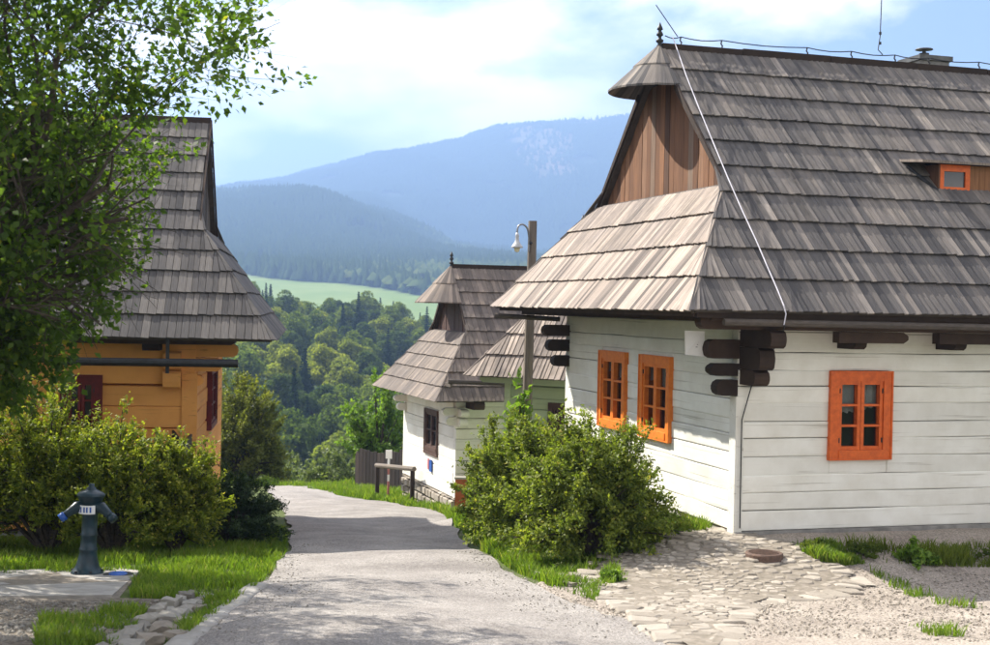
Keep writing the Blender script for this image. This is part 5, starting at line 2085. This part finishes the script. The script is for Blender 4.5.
def build_forest():
    kinds = []
    for i, (rx, h, n, mat) in enumerate(((3.6, 9.5, 4200, 'leaf_mid'), (4.2, 10.5, 4600, 'leaf_mid'), (3.0, 8.0, 3600, 'leaf_pale'), (3.8, 9.5, 4200, 'leaf_pale'), (3.4, 10.0, 4200, 'leaf_deep'), (2.6, 9.0, 3200, 'leaf_deep'))):
        me, c, lr = crown_mesh('crown', 200 + i, rx, h * .9, n, .46, MT[mat], 24 + i)
        kinds.append((me, trunk_mesh(h, .22, c[np.argsort(-c[:, 2])][::2], i), mat, h))
    spr = []
    for i, (h, r) in enumerate(((14, 2.5), (16, 2.6), (12, 2.3))):
        me = spruce_mesh(300 + i, h, r)
        mb = MB(); mb.tube([(0, 0, -.6), (0, 0, h * .5), (0, 0, h * .98)], [.2, .12, .02], 6, cap=False)
        spr.append((me, np_mesh('trunk', np.array(mb.v), mb.f, MT['bark'], mb.r, mb.l), h))
    names = {'leaf_mid': ('leafy_tree', 'mid green tree'), 'leaf_pale': ('leafy_tree', 'pale yellow-green tree'),
             'leaf_deep': ('leafy_tree', 'deep green tree')}
    g = random.Random(9)
    placed = []

    def where(x, y):
        px = 495 + FPX * x / y
        side = 'beside the orange house roof' if px < 290 else 'in the middle of the gap between the houses' if px < 365 else 'beside the small white house roof'
        row = 'low on the slope' if y < 165 else 'halfway up the slope' if y < 245 else 'high near the meadow'
        return row, side

    def put(x, y, spec, scale, nm, lb, grp):
        if 'spire' not in lb:
            row, side = where(x, y)
            grp = '%s trees %s %s' % (' '.join(lb.split()[:2]), row, side)
            lb = '%s %s %s' % (lb, row, side)
        z = float(H(x, y)) - .3
        o = thing(nm, lb, 'tree', (x, y, z), grp)
        o.rotation_euler.z = g.uniform(0, 6.28)
        o.scale = (scale * g.uniform(.9, 1.12), scale * g.uniform(.9, 1.12), scale)
        for part, me in (('crown', spec[0]), ('trunk', spec[1])):
            c = bpy.data.objects.new(part, me)
            COL.objects.link(c)
            c.parent = o
        placed.append((x, y))

    SPIRE = ['dark spruce spire nearest the orange house roof edge'] + ['%s dark spruce spire of the left row beside the orange house roof' % q for q in ('second', 'third', 'fourth', 'rightmost')] + \
            ['%s dark spruce spire of the right row below the meadow' % q for q in ('leftmost', 'second', 'third', 'fourth', 'fifth', 'rightmost')]
    # spruces standing out against the meadow
    for (px, pyb, Y, hpx) in ((241, 300, 330, 40), (252, 302, 335, 36), (262, 303, 330, 34), (270, 300, 340, 40), (278, 300, 332, 32), (353, 330, 345, 38), (363, 333, 340, 46), (380, 326, 335, 44), (393, 332, 330, 42), (404, 336, 336, 36), (420, 340, 326, 38)):
        x = (px - 495) / FPX * Y
        s = g.choice(spr)
        put(x, Y, s, hpx / FPX * Y / s[2], 'spruce_tree', SPIRE[len(placed)], 'spruces along the meadow edge')
    tries = 0
    while len(placed) < 235 and tries < 12000:
        tries += 1
        Y = 92 + 238 * g.random() ** .8
        px = g.uniform(184, 452)
        x = (px - 495) / FPX * Y
        dmin = 4.1 + .006 * Y
        if any((x - a) ** 2 + (Y - b) ** 2 < dmin ** 2 for a, b in placed):
            continue
        nz = math.sin(x * .11 + Y * .05) + math.sin(x * .07 - Y * .083 + 1.7)
        u_ = g.random()
        if u_ < .10:
            s = g.choice(spr)
            put(x, Y, s, g.uniform(.55, .85), 'spruce_tree', 'dark spruce', 'spruces in the valley wood')
            continue
        k = (2, 3) if nz > .55 else (0, 1) if nz > -.5 else (4, 5)
        if g.random() < .25:
            k = (0, 1, 2, 3, 4, 5)
        s = kinds[g.choice(k)]
        nm, lb = names[s[2]]
        put(x, Y, s, g.uniform(.62, 1.05) * (.78 if Y < 130 else 1), nm, lb, {'leaf_mid': 'mid green trees of the valley wood', 'leaf_pale': 'pale trees of the valley wood', 'leaf_deep': 'deep green trees of the valley wood'}[s[2]])
    print('forest', len(placed))


build_forest()


# ---- the far woods on the mountain: tens of thousands of small crowns, one mass
def build_far_wood():
    g = np.random.default_rng(5)
    N = 260000
    y = 790 + (3620 - 790) * g.random(N) ** .85
    px = g.uniform(120, 760, N)
    x = (px - 495) / FPX * y
    dens = np.clip(y / 2600, .25, 1)
    keep = (meadow(x, y) < .3) & (g.random(N) > clearing(x, y) * .90) & (g.random(N) < dens)
    gap = np.sin(x * .021 + y * .013) + np.sin(x * .013 - y * .017 + 2)
    keep &= (gap > -1.75)
    x, y = x[keep], y[keep]
    n = len(x)
    z = H(x, y) - .5
    leafy = (np.sin(x * .012 + 1) + np.sin(y * .008 + x * .006) + g.normal(0, .5, n)) > .75
    leafy &= y < 2400
    h = np.where(leafy, g.uniform(8, 12, n), g.uniform(9, 17, n))
    r = np.where(leafy, g.uniform(4.0, 6.5, n), g.uniform(2.8, 4.4, n))
    k = 5
    a = g.uniform(0, 6.28, (n, 1)) + np.arange(k)[None] * 2 * np.pi / k
    jit = g.uniform(.75, 1.25, (n, k))
    zl = np.where(leafy, .5, .1)[:, None] * h[:, None] * g.uniform(.7, 1.3, (n, k))
    ring = np.stack([x[:, None] + np.cos(a) * r[:, None] * jit, y[:, None] + np.sin(a) * r[:, None] * jit, z[:, None] + zl], -1)
    top = np.stack([x, y, z + h], -1)[:, None]
    v = np.concatenate([ring, top], 1)
    m = k + 1
    base = (np.arange(n) * m)[:, None]
    F = [np.concatenate([base + i, base + (i + 1) % k, base + k], 1) for i in range(k)]
    f = np.stack(F, 1).reshape(-1, 3)
    rd = np.where(leafy, g.uniform(.55, 1, n), g.uniform(0, .5, n))
    o = np_obj('far_wood', v.reshape(-1, 3), f, MT['far_wood'], None, np.repeat(rd, m))
    tag(o, 'blue-hazed woods covering the far mountain slopes', 'woods', kind='stuff')
    print('far wood', n, len(f))


build_far_wood()


# ---- grass
def grass(name, label, polys, n, h, w, mat, tuft=.0, seed=1, zoff=0.0, skip=None):
    global RNG
    RNG = np.random.default_rng(seed)
    p = np.vstack([sample_poly(q, int(n * s)) for q, s in polys])
    if skip is not None:
        p = p[~skip(p[:, 0], p[:, 1])]
    if tuft:
        c = np.sin(p[:, 0] * 5.1 + 1.3 * np.sin(p[:, 1] * 4.3)) + np.sin(p[:, 1] * 6.7 + p[:, 0] * 2.2) + np.sin(p[:, 0] * 13 - p[:, 1] * 11) * .5
        keep = RNG.random(len(p)) < np.clip(.55 + tuft * c, .05, 1)
        p = p[keep]
        cc = c[keep]
    else:
        cc = np.zeros(len(p))
    m = len(p)
    z = H(p[:, 0], p[:, 1]) + zoff
    th = RNG.uniform(0, 6.28, m)
    hh = h * RNG.uniform(.45, 1.35, m) * (1 + .28 * np.clip(cc, -1.5, 2))
    lean = RNG.uniform(.1, .75, m) * hh
    ld = RNG.uniform(0, 6.28, m)
    ww = w * RNG.uniform(.7, 1.4, m)
    b = np.stack([p[:, 0], p[:, 1], z], -1)
    sd_ = np.stack([np.cos(th), np.sin(th), 0 * th], -1) * ww[:, None] / 2
    l = np.stack([np.cos(ld) * lean, np.sin(ld) * lean, hh], -1)
    mid = b + l * np.array([.4, .4, .62])
    v = np.stack([b - sd_, b + sd_, mid + sd_ * .7, mid - sd_ * .7, b + l], 1).reshape(-1, 3)
    i0 = np.arange(m)[:, None] * 5
    f = np.concatenate([i0 + np.array([[0, 1, 2]]), i0 + np.array([[0, 2, 3]]), i0 + np.array([[3, 2, 4]])], 1).reshape(-1, 3)
    r = np.clip(RNG.normal(.45, .18, m) + .12 * cc, 0, .93)
    r[RNG.random(m) < .02] = 1.0
    o = np_obj(name, v, f, mat, None, np.repeat(r, 5))
    tag(o, label, 'grass', kind='stuff')


LG = poly_px([(-60, 540), (200, 540), (284, 528), (288, 546), (281, 561), (258, 586), (232, 600), (208, 600), (175, 603), (128, 598), (140, 573), (-60, 576)])
LG2 = poly_px([(40, 622), (150, 606), (128, 645), (108, 672), (30, 672)])
GUT = poly_px([(206, 604), (258, 589), (225, 612), (185, 643), (165, 645)])
grass('grass', 'bright short grass around the hydrant between hedge and road', [(LG, 1)], 60000, .085, .013, MT['grass'], .25, 1)
grass('grass', 'thin grass tufts in the dirt patch and the stone gutter', [(LG2, 1), (GUT, .5)], 5200, .075, .012, MT['grass'], .5, 2, .01)
RB = poly_px([(478, 540), (500, 528), (560, 520), (700, 520), (712, 532), (655, 546), (610, 561), (592, 574), (560, 575), (520, 566)])
RB3 = poly_px([(470, 541), (497, 540), (520, 560), (560, 572), (600, 590), (598, 604), (548, 588), (512, 571), (482, 552)])
grass('grass', 'bright grass bank at the foot of the large shrub', [(RB, .8), (RB3, .3)], 28000, .11, .014, MT['grass'], .3, 3)
RB2 = poly_px([(442, 515), (455, 516), (500, 512), (520, 520), (500, 536), (470, 541), (456, 529)])
grass('grass', 'grass tongue by the road in front of the narrow shrub', [(RB2, 1)], 9000, .14, .018, MT['grass'], .3, 4)
FV = poly_px([(262, 486), (300, 487), (355, 489), (400, 492), (425, 504), (452, 512), (440, 514.5), (380, 502), (335, 495.5), (300, 489)])
grass('grass', 'grass verge along the road below the plank fence', [(FV, 1)], 30000, .13, .022, MT['grass'], .25, 5)
WG = poly_px([(786, 546), (822, 544), (850, 556), (868, 566), (842, 568), (815, 563)])
W2 = poly_px([(868, 574), (905, 584), (950, 604), (985, 612), (940, 608), (895, 592)])
W3 = poly_px([(905, 628), (955, 634), (965, 640), (930, 640)])
W4 = poly_px([(585, 582), (612, 572), (628, 580), (606, 592)])
grass('grass', 'grass tufts at the wall foot and scattered over the gravel yard', [(WG, .7), (W2, .10), (W3, .06), (W4, .14)], 6500, .085, .013, MT['grass'], .45, 6, .02)
W5 = poly_px([(840, 549), (1000, 549), (1000, 570), (905, 567), (860, 562)])
grass('grass', 'sparse dark grass along the grey plinth', [(W5, 1)], 3500, .11, .013, MT['leaf_mid'], .5, 7, .02)
CR = [Vector((-14, 41.5, 0)), Vector((-1, 39.5, 0)), Vector((-1, 48, 0)), Vector((-14, 50, 0))]
grass('grass', 'taller grass on the brow where the road drops away', [(CR, 1)], 26000, .22, .03, MT['grass'], .3, 8, 0, lambda x, y: (np.abs(x - (-6.6 - (y - 43) * .75)) < 1.2) & (y > 40))


# ---- loose stones on the gravel
def pebbles(name, label, polys, n, smin, smax, mat, seed, lift):
    g = np.random.default_rng(seed)
    global RNG
    RNG = g
    p = np.vstack([sample_poly(q, int(n * s)) for q, s in polys])
    m = len(p)
    s = smin + (smax - smin) * g.random(m) ** 4
    z = H(p[:, 0], p[:, 1]) + lift
    oc = np.array([(1, 0, 0), (0, 1, 0), (-1, 0, 0), (0, -1, 0), (0, 0, .7), (0, 0, -.4)], float)
    d = oc[None] * s[:, None, None] * g.uniform(.6, 1.3, (m, 6, 1)) + g.normal(0, .15, (m, 6, 3)) * s[:, None, None]
    an = g.uniform(0, 6.28, m)
    ca, sa = np.cos(an)[:, None], np.sin(an)[:, None]
    dx, dy = d[..., 0] * ca - d[..., 1] * sa, d[..., 0] * sa + d[..., 1] * ca
    v = np.stack([dx + p[:, 0:1], dy + p[:, 1:2], d[..., 2] + z[:, None]], -1).reshape(-1, 3)
    fo = np.array([(0, 1, 4), (1, 2, 4), (2, 3, 4), (3, 0, 4), (1, 0, 5), (2, 1, 5), (3, 2, 5), (0, 3, 5)])
    f = (np.arange(m)[:, None, None] * 6 + fo[None]).reshape(-1, 3)
    o = np_obj(name, v, f, mat, None, np.repeat(g.random(m), 6))
    tag(o, label, 'gravel', kind='stuff')


RD = poly_px([(183, 645), (222, 615), (258, 588), (281, 562), (288, 545), (480, 553), (520, 580), (590, 612), (668, 645)])
pebbles('gravel', 'loose small stones scattered over the road', [(RD, 1)], 7000, .003, .015, MT['stone_grey'], 1, .05)
YD = [tuple(p) for p in poly_px([(650, 645), (720, 604), (800, 604), (850, 590), (830, 566), (990, 575), (1010, 645)])]
RE = poly_px([(520, 580), (600, 600), (670, 640), (650, 645), (590, 620)])
pebbles('gravel', 'loose stones scattered over the yard by the big house', [(YD, .85), (RE, .15)], 9000, .004, .020, MT['stone'], 2, .028)
DT = [tuple(p) for p in poly_px([(0, 603), (160, 603), (118, 645), (0, 645)])]
pebbles('gravel', 'loose stones on the dirt patch under the tree', [(DT, 1)], 2500, .006, .03, MT['stone_grey'], 3, .028)


# ------------------------------------------------------------------ air
def build_haze():
    mb = MB()
    x0, x1, y0, y1, z0, z1 = -3600, 3600, -45, 4700, -60, 600
    mb.hexa([(x0, y0, z0), (x1, y0, z0), (x1, y1, z0), (x0, y1, z0), (x0, y0, z1), (x1, y0, z1), (x1, y1, z1), (x0, y1, z1)])
    m = bpy.data.materials.new('haze')
    m.use_nodes = True
    nt = m.node_tree
    for n in list(nt.nodes):
        nt.nodes.remove(n)
    out = nt.nodes.new('ShaderNodeOutputMaterial')
    pv = nt.nodes.new('ShaderNodeVolumePrincipled')
    pv.inputs['Color'].default_value = HAZE_COLOR
    pv.inputs['Density'].default_value = HAZE_DENSITY
    pv.inputs['Density Attribute'].default_value = ''
    pv.inputs['Anisotropy'].default_value = .25
    nt.links.new(pv.outputs[0], out.inputs['Volume'])
    try:
        m.cycles.homogeneous_volume = True
    except Exception as e:
        print('haze', e)
    o = mb.obj('haze', m, None, kind='stuff')
    o['label'] = 'thin blue summer haze filling the valley'
    o['category'] = 'haze'


HAZE_COLOR = (.35, .545, .95, 1)
HAZE_DENSITY = .00044
build_haze()
